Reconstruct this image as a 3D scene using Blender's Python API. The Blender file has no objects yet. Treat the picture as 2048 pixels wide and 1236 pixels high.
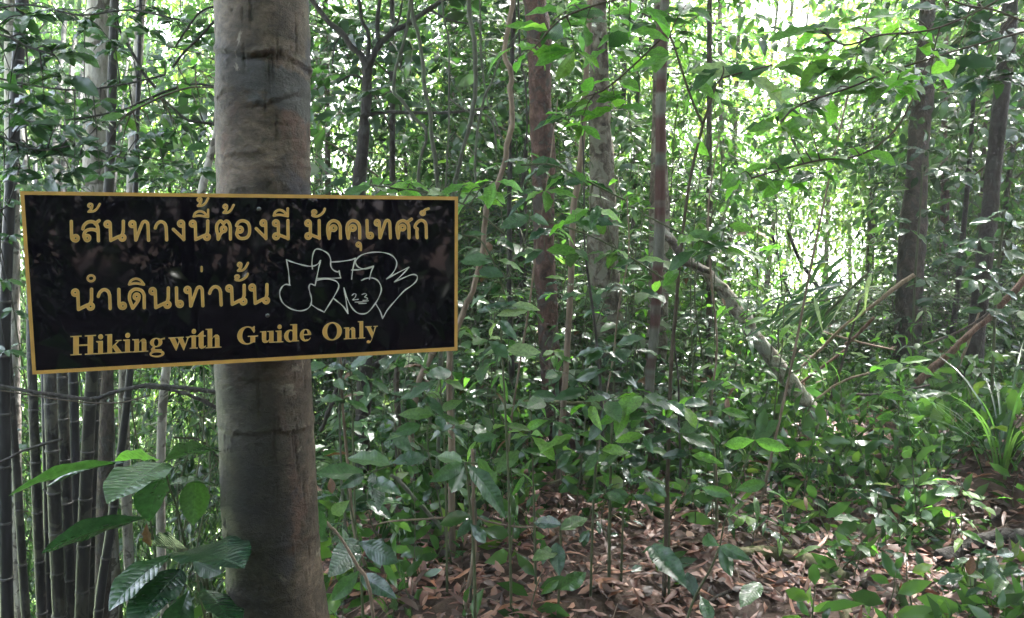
import bpy, math, random
import numpy as np
from mathutils import Vector, Matrix
from mathutils.geometry import tessellate_polygon

rnd = random.Random(7)
rng = np.random.default_rng(7)
C = bpy.context.scene.collection
SC = bpy.context.scene
R = math.radians

# ------------------------------------------------------------ camera, sky, sun, exposure
F = 1547.0
PITCH = R(6.6)
CAM = np.array([0.0, 0.0, 1.6])
cam_data = bpy.data.cameras.new('camera')
cam_data.sensor_width = 36.0
cam_data.lens = 36.0 * F / 2048.0
cam_data.clip_start = 0.05
cam_data.clip_end = 3000
cam = bpy.data.objects.new('camera', cam_data)
C.objects.link(cam)
cam.location = CAM.tolist()
cam.rotation_euler = (R(90) - PITCH, 0, 0)
SC.camera = cam

SUN_EL, SUN_ROT = R(58), R(28)
world = bpy.data.worlds.new('World')
SC.world = world
world.use_nodes = True
wn = world.node_tree
wn.nodes.clear()
wo = wn.nodes.new('ShaderNodeOutputWorld')
wb = wn.nodes.new('ShaderNodeBackground')
ws = wn.nodes.new('ShaderNodeTexSky')
ws.sky_type = 'NISHITA'
ws.sun_disc = False
ws.sun_elevation = SUN_EL
ws.sun_rotation = SUN_ROT
ws.dust_density = 3.0
ws.air_density = 1.2
wh = wn.nodes.new('ShaderNodeHueSaturation')      # overcast: the blue is mostly veiled by cloud
wh.inputs['Saturation'].default_value = 0.62
wb.inputs['Strength'].default_value = 0.105
wn.links.new(ws.outputs[0], wh.inputs['Color'])
wn.links.new(wh.outputs[0], wb.inputs[0])
wn.links.new(wb.outputs[0], wo.inputs[0])

sun_data = bpy.data.lights.new('sun', 'SUN')
sun_data.energy = 5.0
sun_data.angle = R(2.5)
sun_data.color = (1.0, 0.975, 0.94)
sun = bpy.data.objects.new('sun', sun_data)
C.objects.link(sun)
# the sun stands beyond the scene, to the right: direction it shines along
sd = Vector((math.sin(SUN_ROT) * math.cos(SUN_EL), math.cos(SUN_ROT) * math.cos(SUN_EL), math.sin(SUN_EL)))
sun.rotation_euler = (-sd).to_track_quat('-Z', 'Y').to_euler()

SC.view_settings.view_transform = 'Standard'
SC.view_settings.look = 'None'
SC.view_settings.exposure = 3.98
SC.view_settings.gamma = 1.0
SC.cycles.use_denoising = True
SC.cycles.max_bounces = 7
SC.cycles.diffuse_bounces = 4
SC.cycles.glossy_bounces = 3
SC.cycles.transmission_bounces = 4
SC.cycles.transparent_max_bounces = 4
SC.cycles.sample_clamp_indirect = 4.0
SC.cycles.caustics_reflective = False
SC.cycles.caustics_refractive = False

# ------------------------------------------------------------ photo coordinates -> places in the world
FW = np.array([0, math.cos(PITCH), -math.sin(PITCH)])
RT = np.array([1.0, 0, 0])
UP = np.array([0, math.sin(PITCH), math.cos(PITCH)])


def ray(px, py):
    return FW + RT * ((px - 1024.0) / F) + UP * ((618.0 - py) / F)


def P(px, py, d):
    return CAM + ray(px, py) * d


def softp(x, k):
    return k * np.logaddexp(0, np.asarray(x, float) / k)


def vnoise(x, y, s=0):
    x = np.asarray(x, float); y = np.asarray(y, float)
    return (np.sin(x * 1.3 + s) * np.cos(y * 1.7 - s * 2) + 0.5 * np.sin(x * 3.1 - y * 2.3 + s * 3) + 0.25 * np.sin(x * 6.7 + y * 5.9 + s)) / 1.75


def height(x, y):
    x = np.asarray(x, float); y = np.asarray(y, float)
    yy = np.clip(y, 0, 60)
    e = x + 0.12 + 0.20 * yy
    z = -0.70 * softp(-e, 0.25) - 0.60 * softp(yy - 3.4, .4) / (1 + np.exp(np.clip(e * 4 + 1.0, -40, 40)))
    z = z - 0.42 * softp(y - 11 - 0.35 * np.clip(x, -5, 9), 0.9)
    z = z + 0.10 * vnoise(x * 1.2, y * 1.2, 1) * np.clip(1 - (y / 30), 0, 1)
    z = z + 0.42 * np.exp(-((x - 3.0) ** 2 / 0.5 + (y - 4.3) ** 2 / 0.6))     # bank at the lower right
    z = z + 0.30 * softp(x - 4.2, 0.4) * np.exp(-((y - 5) ** 2) / 30)
    return np.maximum(z, -24 + 0.6 * vnoise(x * .05, y * .05, 2))


def hz(x, y):
    return float(height(x, y))


# ------------------------------------------------------------ scene helpers
def tag(o, label=None, cat=None, group=None, kind=None):
    if label: o['label'] = label
    if cat: o['category'] = cat
    if group: o['group'] = group
    if kind: o['kind'] = kind
    return o


def thing(name, label, cat, loc=(0, 0, 0), group=None):
    o = bpy.data.objects.new(name, None)
    o.empty_display_size = 0.1
    C.objects.link(o)
    o.location = [float(v) for v in loc]
    return tag(o, label, cat, group)


class MB:
    """collects triangles in world space; build() links them as one mesh object"""
    def __init__(s):
        s.v, s.t, s.m, s.n = [], [], [], 0

    def add(s, v, t, m=0):
        v = np.asarray(v, float).reshape(-1, 3); t = np.asarray(t, np.int64).reshape(-1, 3)
        s.v.append(v); s.t.append(t + s.n)
        s.m.append(np.full(len(t), m, np.int32) if np.isscalar(m) else np.asarray(m, np.int32))
        s.n += len(v)

    def mesh(s, name, mats, smooth=True, origin=(0, 0, 0)):
        v = np.concatenate(s.v) - np.asarray(origin, float); t = np.concatenate(s.t); m = np.concatenate(s.m)
        me = bpy.data.meshes.new(name)
        me.vertices.add(len(v)); me.vertices.foreach_set('co', v.astype(np.float32).ravel())
        me.loops.add(len(t) * 3); me.loops.foreach_set('vertex_index', t.astype(np.int32).ravel())
        me.polygons.add(len(t)); me.polygons.foreach_set('loop_start', np.arange(0, len(t) * 3, 3, dtype=np.int32))
        me.polygons.foreach_set('material_index', m)
        me.polygons.foreach_set('use_smooth', np.full(len(t), bool(smooth)))
        me.update(calc_edges=True)
        for mt in (mats if isinstance(mats, (list, tuple)) else [mats]):
            me.materials.append(mt)
        return me

    def build(s, name, mats, parent=None, smooth=True, origin=None):
        if origin is None:
            origin = tuple(parent.location) if parent else (0, 0, 0)
            if parent and parent.parent: origin = tuple(np.array(parent.location) + np.array(parent.parent.location))
        o = bpy.data.objects.new(name, s.mesh(name, mats, smooth, origin))
        C.objects.link(o)
        if parent: o.parent = parent
        else: o.location = origin
        return o


def smooth_path(pts, n):
    """Catmull-Rom through pts (any dims), n samples per segment"""
    p = np.asarray(pts, float)
    if len(p) < 3:
        t = np.linspace(0, 1, n + 1)[:, None]
        return p[0] * (1 - t) + p[-1] * t
    q = np.vstack([2 * p[0] - p[1], p, 2 * p[-1] - p[-2]])
    out = []
    for i in range(1, len(q) - 2):
        t = np.linspace(0, 1, n, endpoint=False)[:, None]
        a, b, c, d = q[i - 1], q[i], q[i + 1], q[i + 2]
        out.append(0.5 * ((2 * b) + (c - a) * t + (2 * a - 5 * b + 4 * c - d) * t ** 2 + (-a + 3 * b - 3 * c + d) * t ** 3))
    out.append(p[-1][None])
    return np.vstack(out)


def tube(mb, path, rad, seg=8, m=0, rough=0.0, cap=True):
    p = np.asarray(path, float); n = len(p)
    rad = np.broadcast_to(np.asarray(rad, float), (n,))
    tg = np.gradient(p, axis=0); tg /= np.linalg.norm(tg, axis=1)[:, None] + 1e-12
    ref = np.array([0.13, 0.99, 0.05]) if abs(tg[0][1]) < 0.8 else np.array([1.0, 0.05, 0.1])
    u = np.cross(tg, ref); u /= np.linalg.norm(u, axis=1)[:, None] + 1e-12
    w = np.cross(tg, u)
    a = np.linspace(0, 2 * np.pi, seg, endpoint=False)
    rr = rad[:, None] * np.ones(seg)
    if rough:
        k = rng.uniform(0, 6, 3)
        s = np.arange(n)[:, None]
        rr = rr * (1 + rough * (np.sin(a * 2 + k[0] + s * .31) * .5 + np.sin(a * 3 + k[1] - s * .53) * .4) + rough * rng.normal(0, .45, (n, seg)))
    v = p[:, None, :] + rr[..., None] * (np.cos(a)[None, :, None] * u[:, None, :] + np.sin(a)[None, :, None] * w[:, None, :])
    i = np.arange(n - 1)[:, None] * seg; j = np.arange(seg)[None, :]; j2 = (j + 1) % seg
    A, B, Cc, D = (i + j).ravel(), (i + j2).ravel(), (i + seg + j2).ravel(), (i + seg + j).ravel()
    t = np.vstack([np.stack([A, B, Cc], 1), np.stack([A, Cc, D], 1)])
    v = v.reshape(-1, 3)
    if cap:
        v = np.vstack([v, p[0], p[-1]])
        c0, c1 = n * seg, n * seg + 1
        jj = np.arange(seg); j3 = (jj + 1) % seg
        t = np.vstack([t, np.stack([np.full(seg, c0), j3, jj], 1), np.stack([np.full(seg, c1), (n - 1) * seg + jj, (n - 1) * seg + j3], 1)])
    mb.add(v, t, m)


def box(mb, x0, x1, y0, y1, z0, z1, m=0, T=None):
    v = np.array([[x, y, z] for x in (x0, x1) for y in (y0, y1) for z in (z0, z1)], float)
    if T is not None: v = T(v)
    q = [(0, 1, 3, 2), (4, 6, 7, 5), (0, 4, 5, 1), (2, 3, 7, 6), (0, 2, 6, 4), (1, 5, 7, 3)]
    t = []
    for a, b, c, d in q: t += [(a, b, c), (a, c, d)]
    mb.add(v, t, m)


# ------------------------------------------------------------ materials
def new_mat(name):
    m = bpy.data.materials.new(name); m.use_nodes = True
    nt = m.node_tree; nt.nodes.clear()
    return m, nt, nt.nodes, nt.links


def N(nodes, kind, **kw):
    n = nodes.new(kind)
    for k, v in kw.items():
        if k in n.inputs: n.inputs[k].default_value = v
        else: setattr(n, k, v)
    return n


def ramp(nodes, stops):
    r = nodes.new('ShaderNodeValToRGB')
    e = r.color_ramp.elements
    while len(e) < len(stops): e.new(0.5)
    for el, (p, c) in zip(e, stops):
        el.position = p; el.color = (*c, 1)
    return r


def leaf_mat(name, stops, trans=0.35, tcol=(2.1, 2.4, 1.05), rough=0.36, obj_random=False, veins=False, spec=0.5):
    m, nt, n, l = new_mat(name)
    out = N(n, 'ShaderNodeOutputMaterial')
    if obj_random:
        src = N(n, 'ShaderNodeObjectInfo').outputs['Random']
    else:
        src = N(n, 'ShaderNodeNewGeometry').outputs['Random Per Island']
    rp = ramp(n, stops); l.new(src, rp.inputs[0])
    tc = N(n, 'ShaderNodeTexCoord')
    col = rp.outputs[0]
    no = N(n, 'ShaderNodeTexNoise'); no.inputs['Scale'].default_value = 14 if veins else 1.1
    l.new(tc.outputs['Object'], no.inputs['Vector'])
    mr = N(n, 'ShaderNodeMapRange'); mr.inputs['From Min'].default_value = .3; mr.inputs['From Max'].default_value = .7
    mr.inputs['To Min'].default_value = .72; mr.inputs['To Max'].default_value = 1.25
    l.new(no.outputs[0], mr.inputs[0])
    mx = N(n, 'ShaderNodeVectorMath', operation='SCALE'); l.new(col, mx.inputs[0]); l.new(mr.outputs[0], mx.inputs['Scale'])
    col = mx.outputs[0]
    pb = N(n, 'ShaderNodeBsdfPrincipled'); pb.inputs['Roughness'].default_value = rough
    pb.inputs['Specular IOR Level'].default_value = spec
    tr = N(n, 'ShaderNodeBsdfTranslucent')
    tm = N(n, 'ShaderNodeVectorMath', operation='MULTIPLY'); tm.inputs[1].default_value = tcol
    ms = N(n, 'ShaderNodeMixShader'); ms.inputs[0].default_value = trans
    if veins:
        # leaf mesh lies along +Y (0..1), midrib at x = 0
        sx = N(n, 'ShaderNodeSeparateXYZ'); l.new(tc.outputs['Object'], sx.inputs[0])
        ab = N(n, 'ShaderNodeMath', operation='ABSOLUTE'); l.new(sx.outputs['X'], ab.inputs[0])
        k = N(n, 'ShaderNodeMath', operation='MULTIPLY_ADD'); k.inputs[1].default_value = -0.75
        l.new(ab.outputs[0], k.inputs[0]); l.new(sx.outputs['Y'], k.inputs[2])
        f = N(n, 'ShaderNodeMath', operation='MULTIPLY'); f.inputs[1].default_value = 44.0; l.new(k.outputs[0], f.inputs[0])
        si = N(n, 'ShaderNodeMath', operation='SINE'); l.new(f.outputs[0], si.inputs[0])
        a2 = N(n, 'ShaderNodeMath', operation='ABSOLUTE'); l.new(si.outputs[0], a2.inputs[0])
        pw = N(n, 'ShaderNodeMath', operation='POWER'); pw.inputs[1].default_value = 0.6; l.new(a2.outputs[0], pw.inputs[0])
        mid = N(n, 'ShaderNodeMapRange'); mid.inputs['From Min'].default_value = 0.0; mid.inputs['From Max'].default_value = 0.02
        l.new(ab.outputs[0], mid.inputs[0])
        hh = N(n, 'ShaderNodeMath', operation='MULTIPLY'); l.new(pw.outputs[0], hh.inputs[0]); l.new(mid.outputs[0], hh.inputs[1])
        bp = N(n, 'ShaderNodeBump'); bp.inputs['Strength'].default_value = 0.22; bp.inputs['Distance'].default_value = 0.004
        l.new(hh.outputs[0], bp.inputs['Height'])
        l.new(bp.outputs[0], pb.inputs['Normal'])
        vr = N(n, 'ShaderNodeMapRange'); vr.inputs['To Min'].default_value = 1.35; vr.inputs['To Max'].default_value = 1.0
        vr.inputs['From Max'].default_value = 0.35
        l.new(hh.outputs[0], vr.inputs[0])
        mv = N(n, 'ShaderNodeVectorMath', operation='SCALE'); l.new(col, mv.inputs[0]); l.new(vr.outputs[0], mv.inputs['Scale'])
        col = mv.outputs[0]
    l.new(col, pb.inputs['Base Color']); l.new(col, tm.inputs[0]); l.new(tm.outputs[0], tr.inputs['Color'])
    l.new(pb.outputs[0], ms.inputs[1]); l.new(tr.outputs[0], ms.inputs[2]); l.new(ms.outputs[0], out.inputs[0])
    return m


def bark_mat(name, stops, scale=6.0, stretch=0.35, bump=0.5, rough=0.8, bands=None, lichen=None):
    m, nt, n, l = new_mat(name)
    out = N(n, 'ShaderNodeOutputMaterial'); pb = N(n, 'ShaderNodeBsdfPrincipled')
    pb.inputs['Roughness'].default_value = rough
    pb.inputs['Specular IOR Level'].default_value = 0.3
    tc = N(n, 'ShaderNodeTexCoord'); mp = N(n, 'ShaderNodeMapping'); mp.inputs['Scale'].default_value = (1, 1, stretch)
    l.new(tc.outputs['Object'], mp.inputs['Vector'])
    n1 = N(n, 'ShaderNodeTexNoise'); n1.inputs['Scale'].default_value = scale; n1.inputs['Detail'].default_value = 9; n1.inputs['Roughness'].default_value = .62
    l.new(mp.outputs[0], n1.inputs['Vector'])
    rp = ramp(n, stops); l.new(n1.outputs[0], rp.inputs[0])
    col = rp.outputs[0]
    if lichen:
        n2 = N(n, 'ShaderNodeTexNoise'); n2.inputs['Scale'].default_value = scale * .55; n2.inputs['Detail'].default_value = 5
        n2.inputs['Distortion'].default_value = .8
        l.new(tc.outputs['Object'], n2.inputs['Vector'])
        r2 = ramp(n, [(0.54, (0, 0, 0)), (0.585, (1, 1, 1))]); l.new(n2.outputs[0], r2.inputs[0])
        mm = N(n, 'ShaderNodeMix', data_type='RGBA'); l.new(r2.outputs[0], mm.inputs[0]); l.new(col, mm.inputs[6]); mm.inputs[7].default_value = (*lichen, 1)
        col = mm.outputs[2]
    if bands:
        sx = N(n, 'ShaderNodeSeparateXYZ'); l.new(tc.outputs['Object'], sx.inputs[0])
        nb = N(n, 'ShaderNodeTexNoise', noise_dimensions='1D'); nb.inputs['Scale'].default_value = bands[0]; nb.inputs['Detail'].default_value = 3
        l.new(sx.outputs['Z'], nb.inputs['W'])
        r3 = ramp(n, [(0.44, (0, 0, 0)), (0.52, (1, 1, 1))]); l.new(nb.outputs[0], r3.inputs[0])
        mm = N(n, 'ShaderNodeMix', data_type='RGBA'); l.new(r3.outputs[0], mm.inputs[0]); l.new(col, mm.inputs[6]); mm.inputs[7].default_value = (*bands[1], 1)
        col = mm.outputs[2]
    n3 = N(n, 'ShaderNodeTexNoise'); n3.inputs['Scale'].default_value = scale * 4; n3.inputs['Detail'].default_value = 8
    l.new(mp.outputs[0], n3.inputs['Vector'])
    bp = N(n, 'ShaderNodeBump'); bp.inputs['Strength'].default_value = bump; bp.inputs['Distance'].default_value = .02
    l.new(n3.outputs[0], bp.inputs['Height']); l.new(bp.outputs[0], pb.inputs['Normal'])
    l.new(col, pb.inputs['Base Color']); l.new(pb.outputs[0], out.inputs[0])
    return m


def plain(name, col, rough=.5, metal=0.0, spec=.5, noise=0.0, nscale=30):
    m, nt, n, l = new_mat(name)
    out = N(n, 'ShaderNodeOutputMaterial'); pb = N(n, 'ShaderNodeBsdfPrincipled')
    pb.inputs['Roughness'].default_value = rough; pb.inputs['Metallic'].default_value = metal
    pb.inputs['Specular IOR Level'].default_value = spec
    tc = N(n, 'ShaderNodeTexCoord'); no = N(n, 'ShaderNodeTexNoise'); no.inputs['Scale'].default_value = nscale; no.inputs['Detail'].default_value = 6
    l.new(tc.outputs['Object'], no.inputs['Vector'])
    a = tuple(c * (1 - noise) for c in col); b = tuple(min(1, c * (1 + noise)) for c in col)
    rp = ramp(n, [(.3, a), (.7, b)]); l.new(no.outputs[0], rp.inputs[0]); l.new(rp.outputs[0], pb.inputs['Base Color'])
    l.new(pb.outputs[0], out.inputs[0])
    return m


G_DARK, G_MID, G_LITE, G_YEL = (.020, .048, .020), (.036, .086, .028), (.066, .132, .036), (.115, .165, .045)
M = {}
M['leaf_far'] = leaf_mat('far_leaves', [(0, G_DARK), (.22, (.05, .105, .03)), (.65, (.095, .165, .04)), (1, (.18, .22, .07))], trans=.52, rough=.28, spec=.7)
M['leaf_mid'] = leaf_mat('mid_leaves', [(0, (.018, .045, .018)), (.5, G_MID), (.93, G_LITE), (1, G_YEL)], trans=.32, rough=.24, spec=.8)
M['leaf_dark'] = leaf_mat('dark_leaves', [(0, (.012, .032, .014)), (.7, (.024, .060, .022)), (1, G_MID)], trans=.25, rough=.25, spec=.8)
M['leaf_glossy'] = leaf_mat('glossy_leaf', [(0, (.012, .036, .020)), (.6, (.022, .058, .026)), (1, (.038, .084, .032))], trans=.24, rough=.22, obj_random=True, veins=True, spec=.8)
M['leaf_green'] = leaf_mat('green_leaf', [(0, (.020, .055, .022)), (.6, (.038, .088, .028)), (1, (.070, .128, .034))], trans=.36, rough=.30, obj_random=True, veins=True)
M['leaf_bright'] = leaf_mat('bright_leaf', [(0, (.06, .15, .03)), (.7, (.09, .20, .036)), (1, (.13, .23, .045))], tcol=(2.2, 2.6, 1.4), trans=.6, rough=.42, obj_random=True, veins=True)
M['leaf_pale'] = leaf_mat('pale_leaf', [(0, (.17, .23, .13)), (1, (.26, .31, .19))], trans=.4, rough=.4, obj_random=True, veins=True)
M['leaf_dead'] = leaf_mat('dead_leaf', [(0, (.05, .022, .012)), (.6, (.10, .045, .022)), (1, (.17, .085, .04))], trans=.15, rough=.6, obj_random=True, veins=True)
M['litter'] = leaf_mat('litter_leaves', [(0, (.020, .010, .008)), (.3, (.070, .030, .022)), (.6, (.155, .067, .048)), (.84, (.22, .115, .085)), (.93, (.22, .085, .04)), (1, (.40, .27, .21))],
                       trans=.08, tcol=(1.2, .8, .5), rough=.5)
M['twig'] = bark_mat('twig_bark', [(.3, (.035, .026, .018)), (.7, (.085, .065, .045))], scale=30, rough=.8)
M['green_stem'] = bark_mat('green_stem', [(.3, (.035, .045, .02)), (.7, (.09, .10, .05))], scale=30, rough=.7)
M['soil'] = bark_mat('forest_soil', [(.3, (.022, .013, .009)), (.55, (.055, .032, .022)), (.75, (.10, .062, .045))], scale=5, stretch=1, bump=1.0)
M['bark_red'] = bark_mat('red_bark', [(.32, (.030, .018, .015)), (.5, (.080, .043, .034)), (.62, (.13, .075, .06)), (.75, (.20, .14, .12))], scale=20, stretch=.7, bump=.9, lichen=(.060, .048, .042))
M['bark_brown'] = bark_mat('brown_bark', [(.3, (.025, .019, .016)), (.5, (.065, .050, .040)), (.7, (.125, .10, .082))], scale=18, stretch=.6, bump=.8, lichen=(.060, .055, .047))
M['bark_dark'] = bark_mat('dark_bark', [(.3, (.010, .008, .007)), (.7, (.040, .033, .028))], scale=14, stretch=.6, bump=.8, lichen=(.038, .036, .031))
M['bark_pale'] = bark_mat('pale_bark', [(.3, (.15, .125, .105)), (.5, (.30, .27, .24)), (.7, (.46, .43, .40))], scale=16, bump=.7, lichen=(.11, .095, .08))
M['bark_mottled'] = bark_mat('mottled_bark', [(.36, (.045, .034, .028)), (.5, (.12, .095, .075)), (.64, (.27, .235, .20))], scale=16, stretch=.8, bump=.8, lichen=(.20, .185, .15))
M['log_pale'] = bark_mat('pale_log_bark', [(.36, (.09, .07, .055)), (.48, (.22, .18, .145)), (.6, (.42, .38, .33))], scale=22, stretch=.8, bump=.8, lichen=(.30, .29, .25))
M['bark_banded'] = bark_mat('banded_bark', [(.3, (.06, .06, .05)), (.7, (.15, .145, .12))], scale=18, bands=(3.4, (.065, .03, .026)))
M['liana'] = bark_mat('liana_bark', [(.3, (.03, .032, .022)), (.7, (.10, .10, .075))], scale=20, lichen=(.08, .10, .06))
M['liana_brown'] = bark_mat('brown_liana_bark', [(.3, (.07, .05, .035)), (.7, (.22, .16, .12))], scale=20)
M['moss'] = bark_mat('mossy_bark', [(.3, (.05, .05, .025)), (.55, (.11, .10, .05)), (.7, (.18, .15, .11))], scale=12, lichen=(.08, .11, .03))
M['rotten'] = bark_mat('rotten_wood', [(.3, (.05, .028, .018)), (.6, (.14, .080, .054)), (.75, (.24, .16, .12))], scale=26, bump=.9)
M['dry'] = bark_mat('dry_cane', [(.3, (.12, .085, .055)), (.7, (.27, .20, .14))], scale=26, bump=.8)
M['bamboo'] = bark_mat('bamboo_culm', [(.3, (.009, .009, .008)), (.55, (.021, .019, .016)), (.7, (.042, .038, .036))], scale=14, rough=.6, bump=.4, lichen=(.050, .048, .036))
M['bamboo_dark'] = bark_mat('dark_bamboo_culm', [(.3, (.009, .009, .010)), (.7, (.028, .026, .027))], scale=8, rough=.45, bump=.15)
M['bamboo_node'] = plain('bamboo_node', (.045, .041, .037), rough=.6, noise=.3)
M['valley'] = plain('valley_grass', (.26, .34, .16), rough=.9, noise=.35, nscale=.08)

# ------------------------------------------------------------ the ground
def axis(lo, hi, fine_lo, fine_hi, step):
    a = list(np.arange(fine_lo, fine_hi + 1e-6, step))
    s, v = step, fine_hi
    while v < hi: s *= 1.22; v += s; a.append(v)
    s, v = step, fine_lo
    while v > lo: s *= 1.22; v -= s; a.insert(0, v)
    return np.array(a)


gx, gy = axis(-1500, 1500, -7, 9, .14), axis(-300, 2000, -4, 20, .14)
X, Y = np.meshgrid(gx, gy)
Z = height(X, Y) + 0.02 * rng.normal(0, 1, X.shape) * (np.abs(X) < 10) * (Y < 22)
nx, ny = len(gx), len(gy)
i = (np.arange(ny - 1)[:, None] * nx + np.arange(nx - 1)[None]).ravel()
tri = np.vstack([np.stack([i, i + 1, i + nx + 1], 1), np.stack([i, i + nx + 1, i + nx], 1)])
cxm = np.stack([X, Y, Z], -1).reshape(-1, 3)
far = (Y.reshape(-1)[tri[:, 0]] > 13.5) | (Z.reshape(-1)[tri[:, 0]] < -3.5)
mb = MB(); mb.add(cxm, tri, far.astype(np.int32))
tag(mb.build('ground', [M['soil'], M['valley']]), 'sloping forest floor falling away to the left and behind', kind='structure')


# ------------------------------------------------------------ leaf and spray templates (low detail, joined)
def leaf_lo(L, W, fold=.10, droop=.12):
    v = np.array([[0, 0, 0], [-W / 2, .45 * L, fold * W], [W / 2, .45 * L, fold * W], [0, .45 * L, -.02 * L], [0, L, -droop * L]])
    return v, np.array([[0, 3, 1], [0, 2, 3], [1, 3, 4], [3, 2, 4]])


def leaf_md(L, W, fold=.12, droop=.18, tip=.0):
    a, b = .28, .64
    v = np.array([[0, 0, 0], [-W * .44, a * L, fold * W * .8], [0, a * L, 0.01], [W * .44, a * L, fold * W * .8],
                  [-W * .42, b * L, fold * W - droop * L * .3], [0, b * L, -droop * L * .35], [W * .42, b * L, fold * W - droop * L * .3], [0, L, -droop * L]])
    t = np.array([[0, 2, 1], [0, 3, 2], [1, 2, 5], [1, 5, 4], [2, 3, 6], [2, 6, 5], [4, 5, 7], [5, 6, 7]])
    return v, t


def rot_basis(d, up, roll=0.0):
    d = d / np.linalg.norm(d)
    z = up - d * (up @ d); z /= np.linalg.norm(z) + 1e-9
    x = np.cross(d, z)
    if roll: x, z = x * math.cos(roll) + z * math.sin(roll), z * math.cos(roll) - x * math.sin(roll)
    return np.stack([x, d, z], 1)           # columns: x, y(dir), z


def spray(n, S, L, W, kind='lo', seed=0, spread=55, jit=.3, curve=.15, twigr=.0025):
    """a twig along +Y with n alternate leaves; returns verts, tris, material ids (0 leaf, 1 twig)"""
    r = np.random.default_rng(seed)
    V, T, Mi, k = [], [], [], 0
    pts = np.array([[0.04 * S * math.sin(s * 5 + seed), S * s, -curve * S * s * s] for s in np.linspace(0, 1, 4)])
    mb = MB(); tube(mb, pts, [twigr * 1.4, twigr, twigr * .8, twigr * .4], 3, cap=False)
    V.append(mb.v[0]); T.append(mb.t[0]); Mi.append(np.ones(len(mb.t[0]), int)); k = len(mb.v[0])
    for i in range(n):
        s = (i + .6) / n
        side = -1 if i % 2 else 1
        if i == n - 1: ang = r.normal(0, .15)
        else: ang = side * math.radians(spread * (1.15 - .5 * s)) + r.normal(0, jit * .6)
        el = -.25 + r.normal(0, jit)
        d = np.array([math.sin(ang) * math.cos(el), math.cos(ang) * math.cos(el), math.sin(el)])
        up = np.array([r.normal(0, jit), r.normal(0, jit), 1.0])
        l_ = L * r.uniform(.7, 1.15) * (0.75 + .5 * math.sin(math.pi * min(1, s + .15)))
        v, t = (leaf_lo if kind == 'lo' else leaf_md)(l_, l_ * W * r.uniform(.85, 1.15), r.uniform(.05, .2), r.uniform(0, .35))
        B = rot_basis(d, up)
        o = np.array([np.interp(s, [0, .33, .67, 1], pts[:, a]) for a in range(3)])
        V.append(v @ B.T + o + d * .015); T.append(t + k); Mi.append(np.zeros(len(t), int)); k += len(v)
    return np.vstack(V), np.vstack(T), np.concatenate(Mi)


def scatter(mb, temps, pos, dirs, ups, scl):
    """add many transformed copies of the templates to mb"""
    n = len(pos); pick = rng.integers(0, len(temps), n)
    d = dirs / (np.linalg.norm(dirs, axis=1)[:, None] + 1e-9)
    z = ups - d * np.sum(ups * d, 1)[:, None]; z /= np.linalg.norm(z, axis=1)[:, None] + 1e-9
    x = np.cross(d, z)
    B = np.stack([x, d, z], 2) * np.asarray(scl)[:, None, None]
    for k, (v, t, m) in enumerate(temps):
        s = np.where(pick == k)[0]
        if not len(s): continue
        W = np.einsum('nij,vj->nvi', B[s], v) + pos[s][:, None, :]
        T = t[None] + (np.arange(len(s)) * len(v))[:, None, None]
        mb.add(W.reshape(-1, 3), T.reshape(-1, 3), np.tile(m, len(s)))


SP_FAR = [spray(9, .55, .125, .42, 'lo', s, jit=.38) for s in range(8)]
SP_FINE = [spray(12, .45, .075, .40, 'lo', s + 20, jit=.38) for s in range(8)]
SP_MID = [spray(9, .5, .13, .40, 'md', s + 40, jit=.3) for s in range(8)]
SP_BIG = [spray(8, .9, .24, .42, 'lo', s + 60, jit=.35) for s in range(5)]
SP_DARK = [spray(8, .5, .15, .42, 'md', s + 160, jit=.4) for s in range(6)]
SEED = [spray(6, .16, .09, .42, 'md', s + 80, spread=75, jit=.25, curve=-.1) for s in range(6)]


def clump_points(center, rad, n_clump, per, shape=(1, 1, 1), csize=.45):
    """spray positions gathered in clumps inside an ellipsoid: leaves gaps between clumps"""
    c = rng.normal(0, 1, (n_clump, 3)); c /= np.linalg.norm(c, axis=1)[:, None]
    c = c * (rng.uniform(.25, 1, (n_clump, 1)) ** .5) * np.asarray(rad)
    p = c[:, None, :] + rng.normal(0, csize, (n_clump, per, 3)) * np.array([1, 1, .55])
    return p.reshape(-1, 3) + center, (p - 0 * c[:, None, :]).reshape(-1, 3)


def foliage(mb, temps, center, rad, n_clump, per, csize=.45, keep=None, smin=.75, smax=1.25):
    pos, rel = clump_points(np.asarray(center, float), rad, n_clump, per, csize=csize)
    g = height(pos[:, 0], pos[:, 1])
    ok = pos[:, 2] > g + .05
    if keep is not None: ok &= keep(pos)
    pos, rel = pos[ok], rel[ok]
    n = len(pos)
    if not n: return
    d = rel * np.array([1, 1, .25]) + rng.normal(0, .7, (n, 3)) * np.array([1, 1, .45])
    d[:, 2] -= .25
    up = rng.normal(0, .35, (n, 3)); up[:, 2] = 1
    scatter(mb, temps, pos, d, up, rng.uniform(smin, smax, n))


def cam_px(pos):
    r = pos - CAM
    d = r @ FW
    return 1024 + F * (r @ RT) / np.maximum(d, .01), 618 - F * (r @ UP) / np.maximum(d, .01), d


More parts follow.
